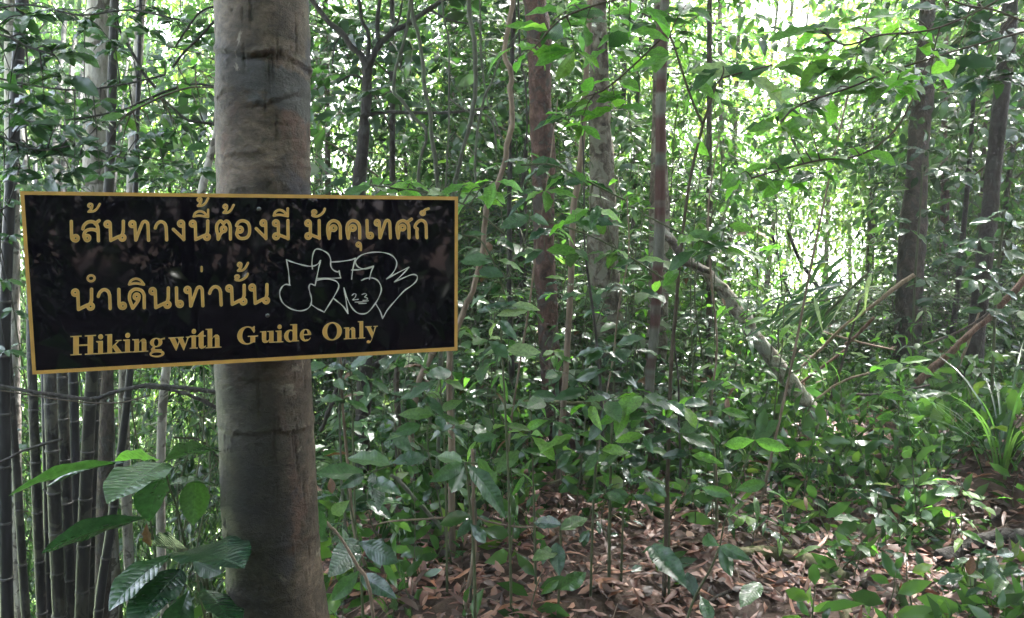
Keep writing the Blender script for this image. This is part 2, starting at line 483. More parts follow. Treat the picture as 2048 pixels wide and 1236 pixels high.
def openings(pos):
    """the clearing behind and the sky gaps: less grows there"""
    px, py, d = cam_px(pos)
    th = np.zeros(len(pos))
    for (cx, cy, rx, ry, s) in ((1660, 560, 130, 150, .93), (1560, 40, 90, 60, .96), (1430, 80, 60, 60, .85), (1060, 40, 60, 45, .85), (1700, 180, 60, 70, .6),
                                (1560, 250, 120, 100, .45), (820, 260, 110, 60, .5), (360, 770, 90, 60, .6), (250, 110, 110, 90, .4), (1480, 440, 150, 100, .3),
                                (650, 1010, 50, 110, .4), (1750, 420, 60, 70, .5), (1190, 120, 40, 30, .6), (900, 40, 40, 30, .5), (330, 1060, 120, 120, .3)):
        q = ((px - cx) / rx) ** 2 + ((py - cy) / ry) ** 2
        th = np.maximum(th, s * np.exp(-q * 1.2) * (d > 5))
    return rng.uniform(0, 1, len(pos)) > th


# ------------------------------------------------------------ the signed tree: bark geometry with ring scars
def trunk_axis():
    # photo: edges of the trunk (left, right) down the picture
    rows = [(-260, 428, 606), (0, 432, 613), (180, 436, 616), (370, 437, 618), (560, 437, 618), (730, 437, 620), (860, 441, 624), (1000, 447, 632), (1120, 457, 642), (1236, 463, 655)]
    out = []
    for py, a, b in rows:
        d = 1.66
        # keep the trunk roughly upright: constant horizontal distance
        r_ = ray((a + b) / 2, py); d = 1.64 / r_[1]
        out.append([*(CAM + r_ * d), (b - a) / 2 / F * d])
    return np.array(out)


ta = trunk_axis()
zz = ta[:, 2]
base_xy = ta[-1, :2]
z0 = hz(*base_xy) - .15
low = np.array([[ta[-1, 0] + .02, ta[-1, 1], z, ta[-1, 3] * (1 + k)] for z, k in ((.45, .14), (.2, .35), (z0, .8))])
top = np.array([[ta[0, 0] - .02, ta[0, 1] + .03, 3.4, ta[0, 3] * .96], [ta[0, 0] - .05, ta[0, 1] + .1, 6.0, ta[0, 3] * .8], [ta[0, 0] - .02, ta[0, 1] + .2, 9.0, ta[0, 3] * .5]])
prof = np.vstack([low[::-1], ta[::-1], top])
prof = prof[np.argsort(prof[:, 2])]
TREE = thing('tree', 'thick brown tree trunk with ring scars that the black sign is fixed to', 'tree', (base_xy[0], base_xy[1], z0))
zs = np.concatenate([np.arange(z0, .35, .03), np.arange(.35, 2.75, .0058), np.arange(2.75, 9, .08)])
ax_ = np.stack([np.interp(zs, prof[:, 2], prof[:, k]) for k in (0, 1, 3)], 1)
th = np.concatenate([np.linspace(-np.pi / 2 - 1.75, -np.pi / 2 + 1.75, 130, endpoint=False), np.linspace(-np.pi / 2 + 1.75, -np.pi / 2 + 2 * np.pi - 1.75, 26, endpoint=False)])
seg = len(th)
TH, ZS = np.meshgrid(th, zs)
# angle -> px position on the visible face: theta=-pi/2 faces the camera


def zpx(py):     # height on the trunk face seen at photo row py
    r_ = ray(525, py); return (CAM + r_ * (1.56 / r_[1]))[2]


def fbm(a, z, s, k=5):
    o = np.zeros_like(a)
    rr = np.random.default_rng(s)
    for q in range(k):
        f1, f2 = 1.0 * 2 ** q, 1.0 * 2 ** q
        for _ in range(3):
            m_ = rr.integers(1, 3 + 2 ** q); kz = rr.normal(0, 6) * f2; ph = rr.uniform(0, 6.28)
            o += np.sin(a * m_ + z * kz + ph) / (3 * 1.7 ** q)
    return o


disp = .0030 * fbm(TH, ZS, 3, 5) + .0011 * fbm(TH, ZS * 6, 4, 7)
groove = np.zeros_like(disp)
face = -np.pi / 2
for py, amp, wdt, tilt, a0, aw in ((104, .0065, .006, .010, -1.57, 2.4), (97, .006, .008, -.01, -1.0, .45), (190, .005, .006, -.030, -.95, .6), (183, .002, .005, .0, -1.9, .5),
                                   (330, .0022, .005, .0, -1.57, 3.2), (308, .0045, .004, -.004, -1.75, .42), (860, .0035, .007, .004, -1.57, 3.0), (861, .006, .006, 0, -1.62, .18),
                                   (1090, .003, .006, .004, -1.57, 3.0), (1092, .004, .004, 0, -1.85, .22), (1190, .002, .005, .006, -1.57, 3), (960, .0013, .004, .008, -1.5, 3), (-90, .006, .007, 0, -1.57, 3), (378, .0022, .003, -.003, -1.3, .8),
                                   (750, .003, .005, -.004, -1.4, .35), (765, .0015, .004, .002, -1.8, .5), (205, .0022, .003, .003, -1.75, .25), (222, .0018, .003, -.006, -1.3, .45), (240, .0022, .003, .0, -1.05, .4)):
    zc = zpx(py)
    w_ = np.interp(TH, np.linspace(-3.6, 5, 160), np.random.default_rng(int(abs(py)) + 5).normal(0, .0011, 160)) + .0035 * np.sin(TH * 3 + py) + .0018 * np.sin(TH * 9 + py * 2) + .0009 * np.sin(TH * 23 + py)
    env = 1 / (1 + np.exp(-(aw - np.abs(((TH - a0 + np.pi) % (2 * np.pi)) - np.pi)) / .06))
    dz = ZS - zc - w_ + tilt * (TH - a0 if False else (((TH - a0 + np.pi) % (2 * np.pi)) - np.pi))
    mod = np.clip(np.interp(TH, np.linspace(-3.6, 5, 120), np.convolve(np.random.default_rng(int(abs(py))).uniform(.1, 1.5, 124), [.25, .25, .25, .15, .1], 'valid')), .1, 2)
    disp += .8 * amp * mod * env * (np.exp(-(dz / wdt) ** 2) - .9 * np.exp(-((dz + wdt * 1.3) / (wdt * .7)) ** 2))
    groove += env * np.exp(-((dz + wdt * 1.2) / (wdt * .7)) ** 2) * min(.42, amp / .015)
# small pits, blisters and flakes of bark
for k in range(1100):
    a0 = rng.uniform(-np.pi, np.pi); zc = rng.uniform(.4, 2.7)
    if abs(a0 + 1.57) > 1.7: continue
    right = .5 + .5 * math.tanh((a0 + 1.2) * 3)
    if rng.uniform() > .35 + .65 * right: continue
    sa = rng.uniform(.015, .07); sz = rng.uniform(.0015, .005) if rng.uniform() < .7 else rng.uniform(.006, .016)
    if sz > .006: sa *= .35
    zi = np.searchsorted(zs, [zc - .04, zc + .04])
    sl = slice(zi[0], zi[1])
    da = ((TH[sl] - a0 + np.pi) % (2 * np.pi)) - np.pi
    q = np.exp(-(da / sa) ** 2 - ((ZS[sl] - zc + .05 * da) / sz) ** 2)
    am = rng.choice([-1, 1, 1]) * rng.uniform(.0012, .0042)
    disp[sl] += am * q
    groove[sl] += (am < 0) * q * .6
# vertical cracks on the right side of the face
for k in range(36):
    a0 = -1.57 + rng.uniform(-.2, 1.35); zc = rng.uniform(.5, 2.6); ln = rng.uniform(.01, .05)
    zi = np.searchsorted(zs, [zc - ln * 2, zc + ln * 2]); sl = slice(zi[0], zi[1])
    da = ((TH[sl] - a0 + np.pi) % (2 * np.pi)) - np.pi
    q = np.exp(-((da + .01 * np.sin(ZS[sl] * 300)) / .022) ** 2 - ((ZS[sl] - zc) / ln) ** 2)
    disp[sl] -= .0034 * q; groove[sl] += q * .9
rad = ax_[:, 2][:, None] + disp
vx = ax_[:, 0][:, None] + rad * np.cos(TH); vy = ax_[:, 1][:, None] + rad * np.sin(TH)
V = np.stack([vx, vy, ZS + 0 * TH], -1).reshape(-1, 3)
nz_ = len(zs)
i_ = np.arange(nz_ - 1)[:, None] * seg; j_ = np.arange(seg)[None]; j2_ = (j_ + 1) % seg
A_, B_, C_, D_ = (i_ + j_).ravel(), (i_ + j2_).ravel(), (i_ + seg + j2_).ravel(), (i_ + seg + j_).ravel()
mb = MB(); mb.add(V, np.vstack([np.stack([A_, B_, C_], 1), np.stack([A_, C_, D_], 1)]))


def main_bark():
    m, nt, n, l = new_mat('signed_tree_bark')
    out = N(n, 'ShaderNodeOutputMaterial'); pb = N(n, 'ShaderNodeBsdfPrincipled')
    pb.inputs['Roughness'].default_value = .62; pb.inputs['Specular IOR Level'].default_value = .35
    tc = N(n, 'ShaderNodeTexCoord')

    def noise(scale, det=8, stretch=(1, 1, 1), dist=0, rough=.6):
        mp = N(n, 'ShaderNodeMapping'); mp.inputs['Scale'].default_value = stretch; l.new(tc.outputs['Object'], mp.inputs['Vector'])
        q = N(n, 'ShaderNodeTexNoise'); q.inputs['Scale'].default_value = scale; q.inputs['Detail'].default_value = det
        q.inputs['Distortion'].default_value = dist; q.inputs['Roughness'].default_value = rough
        l.new(mp.outputs[0], q.inputs['Vector']); return q.outputs[0]

    def mix(f, a, b):
        q = N(n, 'ShaderNodeMix', data_type='RGBA')
        if isinstance(f, float): q.inputs[0].default_value = f
        else: l.new(f, q.inputs[0])
        if isinstance(a, tuple): q.inputs[6].default_value = (*a, 1)
        else: l.new(a, q.inputs[6])
        if isinstance(b, tuple): q.inputs[7].default_value = (*b, 1)
        else: l.new(b, q.inputs[7])
        return q.outputs[2]

    def thr(src, a, b):
        q = ramp(n, [(a, (0, 0, 0)), (b, (1, 1, 1))]); l.new(src, q.inputs[0]); return q.outputs[0]
    base = ramp(n, [(.3, (.021, .014, .011)), (.44, (.042, .030, .021)), (.54, (.072, .052, .037)), (.66, (.145, .107, .080))]); l.new(noise(6, 12, (1, 1, 1.3), .6, .70), base.inputs[0])
    col = mix(thr(noise(7, 5, (1, 1, .6), 1.0), .52, .62), base.outputs[0], (.085, .046, .034))        # reddish patches
    col = mix(thr(noise(4.2, 6, (1, 1, 1.1), .7), .54, .62), col, (.036, .031, .040))                   # dark stains
    # grey lichen-skinned patch below the big ring, higher up on the right
    sx = N(n, 'ShaderNodeSeparateXYZ'); l.new(tc.outputs['Object'], sx.inputs[0])
    z1, z2 = zpx(150) - z0, .075
    dzn = N(n, 'ShaderNodeMath', operation='SUBTRACT'); l.new(sx.outputs['Z'], dzn.inputs[0]); dzn.inputs[1].default_value = z1
    dx = N(n, 'ShaderNodeMath', operation='MULTIPLY_ADD'); l.new(sx.outputs['X'], dx.inputs[0]); dx.inputs[1].default_value = .35; l.new(dzn.outputs[0], dx.inputs[2])
    ab = N(n, 'ShaderNodeMath', operation='ABSOLUTE'); l.new(dx.outputs[0], ab.inputs[0])
    wob = N(n, 'ShaderNodeMath', operation='MULTIPLY_ADD'); l.new(noise(14, 6, (1, 1, 1), .5), wob.inputs[0]); wob.inputs[1].default_value = .09; l.new(ab.outputs[0], wob.inputs[2])
    inv = N(n, 'ShaderNodeMapRange'); l.new(wob.outputs[0], inv.inputs[0]); inv.inputs['From Min'].default_value = .086; inv.inputs['From Max'].default_value = .076
    right = N(n, 'ShaderNodeMapRange'); l.new(sx.outputs['X'], right.inputs[0]); right.inputs['From Min'].default_value = -.06; right.inputs['From Max'].default_value = .01
    lm = N(n, 'ShaderNodeMath', operation='MULTIPLY'); l.new(inv.outputs[0], lm.inputs[0]); l.new(right.outputs[0], lm.inputs[1])
    col = mix(lm.outputs[0], col, (.050, .048, .048))
    col = mix(thr(noise(11, 8, (1, 1, 1), .6), .63, .66), col, (.20, .175, .14))                        # pale flakes
    # lower trunk: darker olive-brown, fading out towards the right edge
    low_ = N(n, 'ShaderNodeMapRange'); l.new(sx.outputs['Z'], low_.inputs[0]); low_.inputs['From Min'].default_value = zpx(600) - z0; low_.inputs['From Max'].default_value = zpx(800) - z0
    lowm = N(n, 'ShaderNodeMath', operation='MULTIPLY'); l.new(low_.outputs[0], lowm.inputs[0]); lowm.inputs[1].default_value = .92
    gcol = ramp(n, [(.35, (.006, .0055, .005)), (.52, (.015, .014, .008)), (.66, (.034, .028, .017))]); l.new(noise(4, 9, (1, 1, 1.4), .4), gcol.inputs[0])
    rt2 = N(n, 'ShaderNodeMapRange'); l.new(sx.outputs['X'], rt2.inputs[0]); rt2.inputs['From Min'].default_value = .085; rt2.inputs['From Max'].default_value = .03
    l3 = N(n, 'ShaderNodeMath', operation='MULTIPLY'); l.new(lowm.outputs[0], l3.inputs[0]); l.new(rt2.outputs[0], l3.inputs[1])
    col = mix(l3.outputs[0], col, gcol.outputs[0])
    # fine grain
    gr = ramp(n, [(.36, (.62, .62, .62)), (.64, (1.32, 1.3, 1.28))]); l.new(noise(38, 9, (1, 1, 1.7), .6, .66), gr.inputs[0])
    mu = N(n, 'ShaderNodeVectorMath', operation='MULTIPLY'); l.new(col, mu.inputs[0]); l.new(gr.outputs[0], mu.inputs[1])
    at = N(n, 'ShaderNodeAttribute'); at.attribute_name = 'crevice'
    gd = N(n, 'ShaderNodeMapRange'); l.new(at.outputs['Fac'], gd.inputs[0]); gd.inputs['To Min'].default_value = 0; gd.inputs['To Max'].default_value = .75
    col = mix(gd.outputs[0], mu.outputs[0], (.02, .014, .011))                                         # dirt lodged in the scars
    bp = N(n, 'ShaderNodeBump'); bp.inputs['Strength'].default_value = .9; bp.inputs['Distance'].default_value = .008
    l.new(noise(55, 10, (1, 1, 1.3), .3, .74), bp.inputs['Height'])
    l.new(bp.outputs[0], pb.inputs['Normal']); l.new(col, pb.inputs['Base Color']); l.new(pb.outputs[0], out.inputs[0])
    return m


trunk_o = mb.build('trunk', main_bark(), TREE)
at = trunk_o.data.attributes.new('crevice', 'FLOAT', 'POINT')
at.data.foreach_set('value', np.clip(groove, 0, 1).astype(np.float32).ravel())
mb = MB()
tpt = prof[-1]
for k in range(6):
    a = k * 1.05; e = np.array([tpt[0] + 2.0 * math.cos(a), tpt[1] + 2.0 * math.sin(a), tpt[2] + .9])
    tube(mb, smooth_path([[tpt[0], tpt[1], 7.2 + k * .3], (np.array([tpt[0], tpt[1], 8]) + e) / 2 + [0, 0, .3], e], 4), np.linspace(.05, .015, 9), 6, 1)
foliage(mb, SP_BIG, (tpt[0], tpt[1], 9.0), (3.6, 3.6, 1.5), 40, 14, csize=.5)
mb.build('crown', [M['leaf_mid'], M['bark_brown']], TREE)

# ------------------------------------------------------------ the sign
SN = RT * .339 + UP * -.125 + FW * -.932          # faces the camera, turned to the right
SN = SN / np.linalg.norm(SN)
Q0 = P(525, 560, 1.515)


def onplane(px, py, off=0.0):
    px = np.asarray(px, float); py = np.asarray(py, float)
    r_ = FW + RT * ((px - 1024) / F)[..., None] + UP * ((618 - py) / F)[..., None]
    t = ((Q0 - CAM) @ SN) / (r_ @ SN)
    return CAM + r_ * t[..., None] + SN * off


SIGN_C = onplane(490, 560)
SIGN = thing('sign', 'black rectangular sign with golden rim and Thai lettering fixed to the tree', 'sign', SIGN_C)
quad = np.array([(41, 383), (915, 394), (914, 700), (66, 748)], float)
m_black, nt, n, l = new_mat('glossy_black_acrylic')
out = N(n, 'ShaderNodeOutputMaterial'); pb = N(n, 'ShaderNodeBsdfPrincipled')
tc = N(n, 'ShaderNodeTexCoord'); no = N(n, 'ShaderNodeTexNoise'); no.inputs['Scale'].default_value = 9; no.inputs['Detail'].default_value = 8
l.new(tc.outputs['Object'], no.inputs['Vector'])
rr_ = ramp(n, [(.35, (.012, .012, .012)), (.75, (.05, .05, .05))]); l.new(no.outputs[0], rr_.inputs[0]); l.new(rr_.outputs[0], pb.inputs['Roughness'])
cr_ = ramp(n, [(.4, (.0035, .003, .0055)), (.8, (.008, .006, .009))]); l.new(no.outputs[0], cr_.inputs[0]); l.new(cr_.outputs[0], pb.inputs['Base Color'])
n2 = N(n, 'ShaderNodeTexNoise'); n2.inputs['Scale'].default_value = 3.0; l.new(tc.outputs['Object'], n2.inputs['Vector'])
bp = N(n, 'ShaderNodeBump'); bp.inputs['Strength'].default_value = .06; bp.inputs['Distance'].default_value = .01
l.new(n2.outputs[0], bp.inputs['Height']); l.new(bp.outputs[0], pb.inputs['Normal'])
pb.inputs['Specular IOR Level'].default_value = .27
l.new(pb.outputs[0], out.inputs[0])
m_gold = plain('gold_vinyl', (.52, .285, .075), rough=.42, noise=.12, nscale=40)
m_gold_edge = plain('gold_vinyl_edge', (.60, .40, .16), rough=.42, noise=.1, nscale=40)
m_silver = plain('silver_marker', (.50, .48, .45), rough=.4, noise=.15, nscale=60)
m_screw = plain('screw_steel', (.12, .12, .12), rough=.35, metal=1.0)


def quad_slab(mb, q, front, back):
    a = onplane(q[:, 0], q[:, 1], front); b = onplane(q[:, 0], q[:, 1], back)
    v = np.vstack([a, b])
    t = [(0, 2, 1), (0, 3, 2), (4, 5, 6), (4, 6, 7)]
    for k in range(4):
        k2 = (k + 1) % 4; t += [(k, k2, k2 + 4), (k, k2 + 4, k + 4)]
    mb.add(v, t)


mb = MB(); quad_slab(mb, quad, 0.0, -.004)
mb.build('board', m_black, SIGN, smooth=False)


def inset(q, dx, dy):
    q = q.copy(); s = np.array([[1, 1], [-1, 1], [-1, -1], [1, -1]]) * np.array([dx, dy]); return q + s


# golden rim: a thin strip folded round the edge of the board
mb = MB()
for (o1, i1, h) in ((0, 8.0, .0009),):
    qo = np.array([(40.3, 382.3), (915.8, 393.2), (914.8, 700.8), (65.2, 748.8)]); qi = np.array([(48.6, 389.6), (909.6, 400.2), (908.8, 694.0), (72.2, 741.2)])
    a = onplane(qo[:, 0], qo[:, 1], h); b = onplane(qi[:, 0], qi[:, 1], h); c = onplane(qo[:, 0], qo[:, 1], -.0055); e = onplane(qi[:, 0], qi[:, 1], .0002)
    v = np.vstack([a, b, c, e]); t = []
    for k in range(4):
        k2 = (k + 1) % 4
        t += [(k, k2, 4 + k2), (k, 4 + k2, 4 + k), (k, 8 + k2, k2), (k, 8 + k, 8 + k2), (4 + k, 4 + k2, 12 + k2), (4 + k, 12 + k2, 12 + k)]
    mb.add(v, t)
mb.build('rim', m_gold, SIGN, smooth=False)


# ---- lettering: a distance field of strokes, contoured and filled
def seg_dist(X, Y, a, b):
    ax, ay = a; bx, by = b
    dx, dy = bx - ax, by - ay; L2 = dx * dx + dy * dy + 1e-9
    t = np.clip(((X - ax) * dx + (Y - ay) * dy) / L2, 0, 1)
    return np.hypot(X - ax - t * dx, Y - ay - t * dy)


def poly_sdf(X, Y, p):
    p = np.asarray(p, float); d = np.full(X.shape, 1e9); ins = np.zeros(X.shape, bool)
    for k in range(len(p)):
        a, b = p[k], p[(k + 1) % len(p)]
        d = np.minimum(d, seg_dist(X, Y, a, b))
        c = (a[1] > Y) != (b[1] > Y)
        with np.errstate(divide='ignore', invalid='ignore'):
            xi = (b[0] - a[0]) * (Y - a[1]) / (b[1] - a[1] + 1e-12) + a[0]
        ins ^= c & (X < xi)
    return np.where(ins, -d, d)


def fill(mb, Fd, x0, y0, st, off, level=0.0):
    """fill the inside (< level) of a distance field: runs of whole cells, clipped cells at the outline"""
    G = Fd - level
    G = np.where(np.abs(G) < 1e-4, 1e-4, G)
    ins = G < 0
    c = ins[:-1, :-1].astype(int) + ins[:-1, 1:] + ins[1:, 1:] + ins[1:, :-1]
    pts, tris = [], []

    def poly(q):
        k = len(pts); pts.extend(q)
        for m in range(1, len(q) - 1): tris.append((k, k + m, k + m + 1))
    for i in range(c.shape[0]):
        row = c[i] == 4; j = 0
        while j < len(row):
            if row[j]:
                e = j
                while e < len(row) and row[e]: e += 1
                poly([(x0 + j * st, y0 + i * st), (x0 + e * st, y0 + i * st), (x0 + e * st, y0 + (i + 1) * st), (x0 + j * st, y0 + (i + 1) * st)]); j = e
            else: j += 1
    for i, j in zip(*np.where((c > 0) & (c < 4))):
        cr = [(j, i, G[i, j]), (j + 1, i, G[i, j + 1]), (j + 1, i + 1, G[i + 1, j + 1]), (j, i + 1, G[i + 1, j])]
        q = []
        for k in range(4):
            a, b = cr[k], cr[(k + 1) % 4]
            if a[2] < 0: q.append((x0 + a[0] * st, y0 + a[1] * st))
            if (a[2] < 0) != (b[2] < 0):
                t = a[2] / (a[2] - b[2]); q.append((x0 + (a[0] + t * (b[0] - a[0])) * st, y0 + (a[1] + t * (b[1] - a[1])) * st))
        if len(q) >= 3: poly(q)
    if not pts: return
    allp = np.array(pts); tri_ = np.array(tris)
    v = onplane(allp[:, 0], allp[:, 1], off)
    p0, p1, p2 = v[tri_[0, 0]], v[tri_[0, 1]], v[tri_[0, 2]]
    if np.cross(p1 - p0, p2 - p0) @ SN < 0: tri_ = tri_[:, ::-1]
    mb.add(v, tri_)


def circ(cx, cy, r_, a0=0, a1=360, n=22):
    return [(cx + r_ * math.cos(R(a0 + (a1 - a0) * k / n)), cy + r_ * math.sin(R(a0 + (a1 - a0) * k / n))) for k in range(n + 1)]


def sm(pts, n=6): return [tuple(q) for q in smooth_path(pts, n)]


RC = .115
TH_G = {   # width, strokes (y up, consonant height 1)
    'e':  (.46, [[(.085, .93), (.10, .25)], sm([(.10, .28), (.12, .16), (.18, .09)]), circ(.275, .185, RC)]),
    's':  (.93, [sm([(.09, .60), (.14, .75), (.30, .89), (.50, .92), (.66, .86), (.76, .72), (.80, .52)]), [(.80, .55), (.815, .06)],
                 sm([(.80, .44), (.70, .53), (.50, .57), (.30, .54), (.17, .43), (.13, .28), (.19, .16)]), circ(.29, .185, RC), [(.66, .82), (.84, .96)]]),
    'n':  (1.03, [circ(.19, .81, RC), [(.305, .82), (.335, .07)], [(.335, .07), (.72, .25)], circ(.86, .185, RC), [(.90, .93), (.90, .60), (.90, .45)], [(.90, .5), (.86, .32)]]),
    'th': (1.02, [circ(.19, .81, RC), [(.305, .82), (.345, .07)], sm([(.36, .08), (.48, .42), (.62, .78)]), sm([(.60, .74), (.68, .89), (.80, .92), (.89, .82), (.91, .60)]), [(.91, .64), (.935, .06)]]),
    'aa': (.70, [sm([(.09, .62), (.15, .78), (.28, .90), (.42, .90), (.54, .80), (.59, .62)]), [(.59, .66), (.615, .06)]]),
    'ng': (.66, [circ(.42, .81, RC), [(.535, .82), (.545, .07)], [(.55, .08), (.07, .55)]]),
    't':  (.84, [[(.16, .06), (.15, .25)], sm([(.15, .25), (.085, .50), (.10, .74), (.20, .88), (.31, .91), (.42, .80), (.53, .91), (.66, .86), (.74, .68), (.75, .45)]),
                 [(.75, .5), (.755, .06)], sm([(.17, .07), (.25, .26), (.34, .38), (.49, .44)]), circ(.42, .53, RC)]),
    'k':  (.74, [[(.15, .06), (.10, .30)], sm([(.105, .28), (.085, .52), (.13, .76), (.28, .90), (.42, .91), (.57, .82), (.65, .64), (.66, .45)]), [(.66, .5), (.665, .06)],
                 sm([(.15, .07), (.17, .28), (.20, .42), (.24, .52)]), circ(.35, .56, RC)]),
    'd':  (.85, [[(.23, .06), (.15, .28)], sm([(.15, .28), (.085, .50), (.12, .76), (.28, .90), (.45, .91), (.63, .84), (.74, .66), (.75, .45)]), [(.75, .5), (.755, .06)],
                 sm([(.24, .07), (.38, .25), (.48, .40), (.52, .52)]), circ(.41, .58, RC)]),
    'o':  (.80, [sm([(.09, .70), (.17, .85), (.33, .92), (.52, .89), (.66, .76), (.71, .52), (.68, .27), (.55, .12), (.36, .085), (.20, .13), (.10, .28), (.12, .42)]), circ(.25, .50, RC)]),
    'm':  (.84, [circ(.19, .81, RC), [(.305, .82), (.305, .25)], circ(.20, .185, RC), [(.31, .26), (.75, .08)], [(.745, .93), (.755, .06)]]),
    'sh': (.86, [[(.15, .06), (.10, .30)], sm([(.105, .28), (.085, .52), (.13, .76), (.28, .88), (.42, .89), (.57, .80), (.65, .64), (.66, .45)]), [(.66, .5), (.665, .06)],
                 sm([(.15, .07), (.17, .28), (.20, .42), (.24, .52)]), circ(.35, .56, RC), [(.55, .80), (.78, .97)]]),
    'g':  (.70, [[(.19, .06), (.17, .40)], sm([(.17, .40), (.19, .50), (.10, .56), (.10, .66), (.20, .82), (.34, .91), (.48, .88), (.58, .74), (.60, .52)]), [(.60, .56), (.61, .06)]]),
    'ii': (.78, [sm([(.07, .10), (.14, .28), (.32, .37), (.52, .30), (.66, .10)]), sm([(.07, .10), (.32, .14), (.70, .07)]), [(.70, .09), (.70, .44)]]),
    'i':  (.80, [sm([(.07, .10), (.16, .29), (.36, .38), (.56, .30), (.72, .08)]), sm([(.07, .10), (.36, .14), (.72, .07)])]),
    'mh': (.70, [circ(.16, .27, .085), sm([(.08, .12), (.14, .08), (.30, .07), (.46, .15), (.58, .28), (.63, .42)])]),
    'mt': (.62, [circ(.15, .38, .085), sm([(.235, .36), (.20, .22), (.07, .07)]), sm([(.07, .07), (.26, .08), (.42, .20), (.55, .45)])]),
    'tk': (.42, [circ(.13, .14, .085), sm([(.20, .19), (.22, .29), (.38, .35)])]),
    'nk': (.50, [circ(.25, .25, .15)]),
    'u':  (.30, [circ(.14, .32, .085), sm([(.22, .34), (.24, .25), (.24, .06)])]),
    'me': (.20, [[(.10, .08), (.10, .28)]]),
}


def place(mb, mb2, glyph, x0, x1, base, H, slope, hw_k=.075, edge=1.15):
    w, strokes = TH_G[glyph]
    up_mark = glyph in ('ii', 'i', 'mh', 'mt', 'tk', 'nk', 'u', 'me')
    hw = H * (.060 if up_mark else hw_k)
    xc = (x0 + x1) / 2
    tr = lambda p: (x0 + p[0] / w * (x1 - x0), base - p[1] * H + slope * (x0 + p[0] / w * (x1 - x0) - xc))
    st = .6
    pad = 4
    X, Y = np.meshgrid(np.arange(x0 - pad, x1 + pad, st), np.arange(base - H * 1.15 - pad, base + H * .35 + pad, st))
    D = np.full(X.shape, 1e9)
    for s in strokes:
        q = [tr(p) for p in s]
        for a, b in zip(q[:-1], q[1:]): D = np.minimum(D, seg_dist(X, Y, a, b))
    D -= hw
    fill(mb, D, X[0, 0], Y[0, 0], st, .0004)
    fill(mb2, D, X[0, 0], Y[0, 0], st, .0007, -edge)


Z2 = lambda x, y=None: (100 + x / 3.433) if y is None else (100 + x / 3.433, 380 + y / 3.433)
Z3 = lambda x: 500 + x / 3.433
zy = lambda y: 380 + y / 3.433
line1, line1b = MB(), MB()
SL1, SL2, SLE = -.010, -.031, -.050
for g, a, b, bl, tp in (('e', 133, 205, 360, 205), ('s', 213, 350, 358, 205), ('n', 367, 523, 356, 205), ('th', 537, 690, 354, 205), ('aa', 710, 814, 352, 205), ('ng', 836, 936, 351, 203),
                        ('n', 953, 1102, 350, 203), ('t', 1132, 1251, 346, 201), ('o', 1268, 1384, 345, 200), ('ng', 1406, 1499, 344, 199),
                        ('mt', 253, 353, 158, None), ('ii', 976, 1098, 195, None), ('mt', 1005, 1096, 118, None), ('mt', 1182, 1271, 165, None)):
    H = (bl - tp) / 3.433 if tp else 145 / 3.433 * (.94 if g == 'mt' else .92)
    place(line1, line1b, g, Z2(a), Z2(b), zy(bl), H, SL1)
for g, a, b, bl, tp in (('m', 150, 274, 344, 200), ('m', 372, 488, 342, 200), ('k', 520, 632, 341, 199), ('k', 652, 765, 340, 198), ('e', 792, 850, 339, 199), ('th', 850, 974, 338, 198),
                        ('sh', 996, 1120, 337, 196), ('g', 1120, 1224, 336, 196), ('ii', 153, 271, 190, None), ('mh', 416, 524, 190, None), ('u', 724, 770, 420, None), ('tk', 1165, 1232, 178, None)):
    H = (bl - tp) / 3.433 if tp else 145 / 3.433 * .98
    place(line1, line1b, g, Z3(a), Z3(b), zy(bl), H, SL1)
line2, line2b = MB(), MB()
for g, a, b, bl, tp in (('n', 143, 306, 830, 673), ('aa', 318, 427, 824, 671), ('e', 460, 528, 824, 671), ('d', 533, 662, 819, 668), ('n', 676, 832, 817, 664), ('e', 857, 918, 810, 661),
                        ('th', 917, 1062, 806, 656), ('aa', 1083, 1188, 799, 651), ('n', 1203, 1352, 794, 646), ('n', 1361, 1508, 787, 640),
                        ('nk', 243, 322, 640, None), ('i', 532, 658, 660, None), ('mh', 1260, 1369, 628, None), ('mt', 1281, 1369, 563, None), ('me', 1026, 1056, 567, None)):
    H = (bl - tp) / 3.433 if tp else 150 / 3.433 * (.82 if g == 'mh' else .9)
    place(line2, line2b, g, Z2(a), Z2(b), zy(bl), H, SL2)


# English line: bold serif letters from outline pieces; (w, [(+1/-1, polygon)])
def rc(x0, x1, y0, y1): return [(x0, y0), (x1, y0), (x1, y1), (x0, y1)]
def el(cx, cy, rx, ry, n=36): return [(cx + rx * math.cos(2 * math.pi * k / n), cy + ry * math.sin(2 * math.pi * k / n)) for k in range(n)]


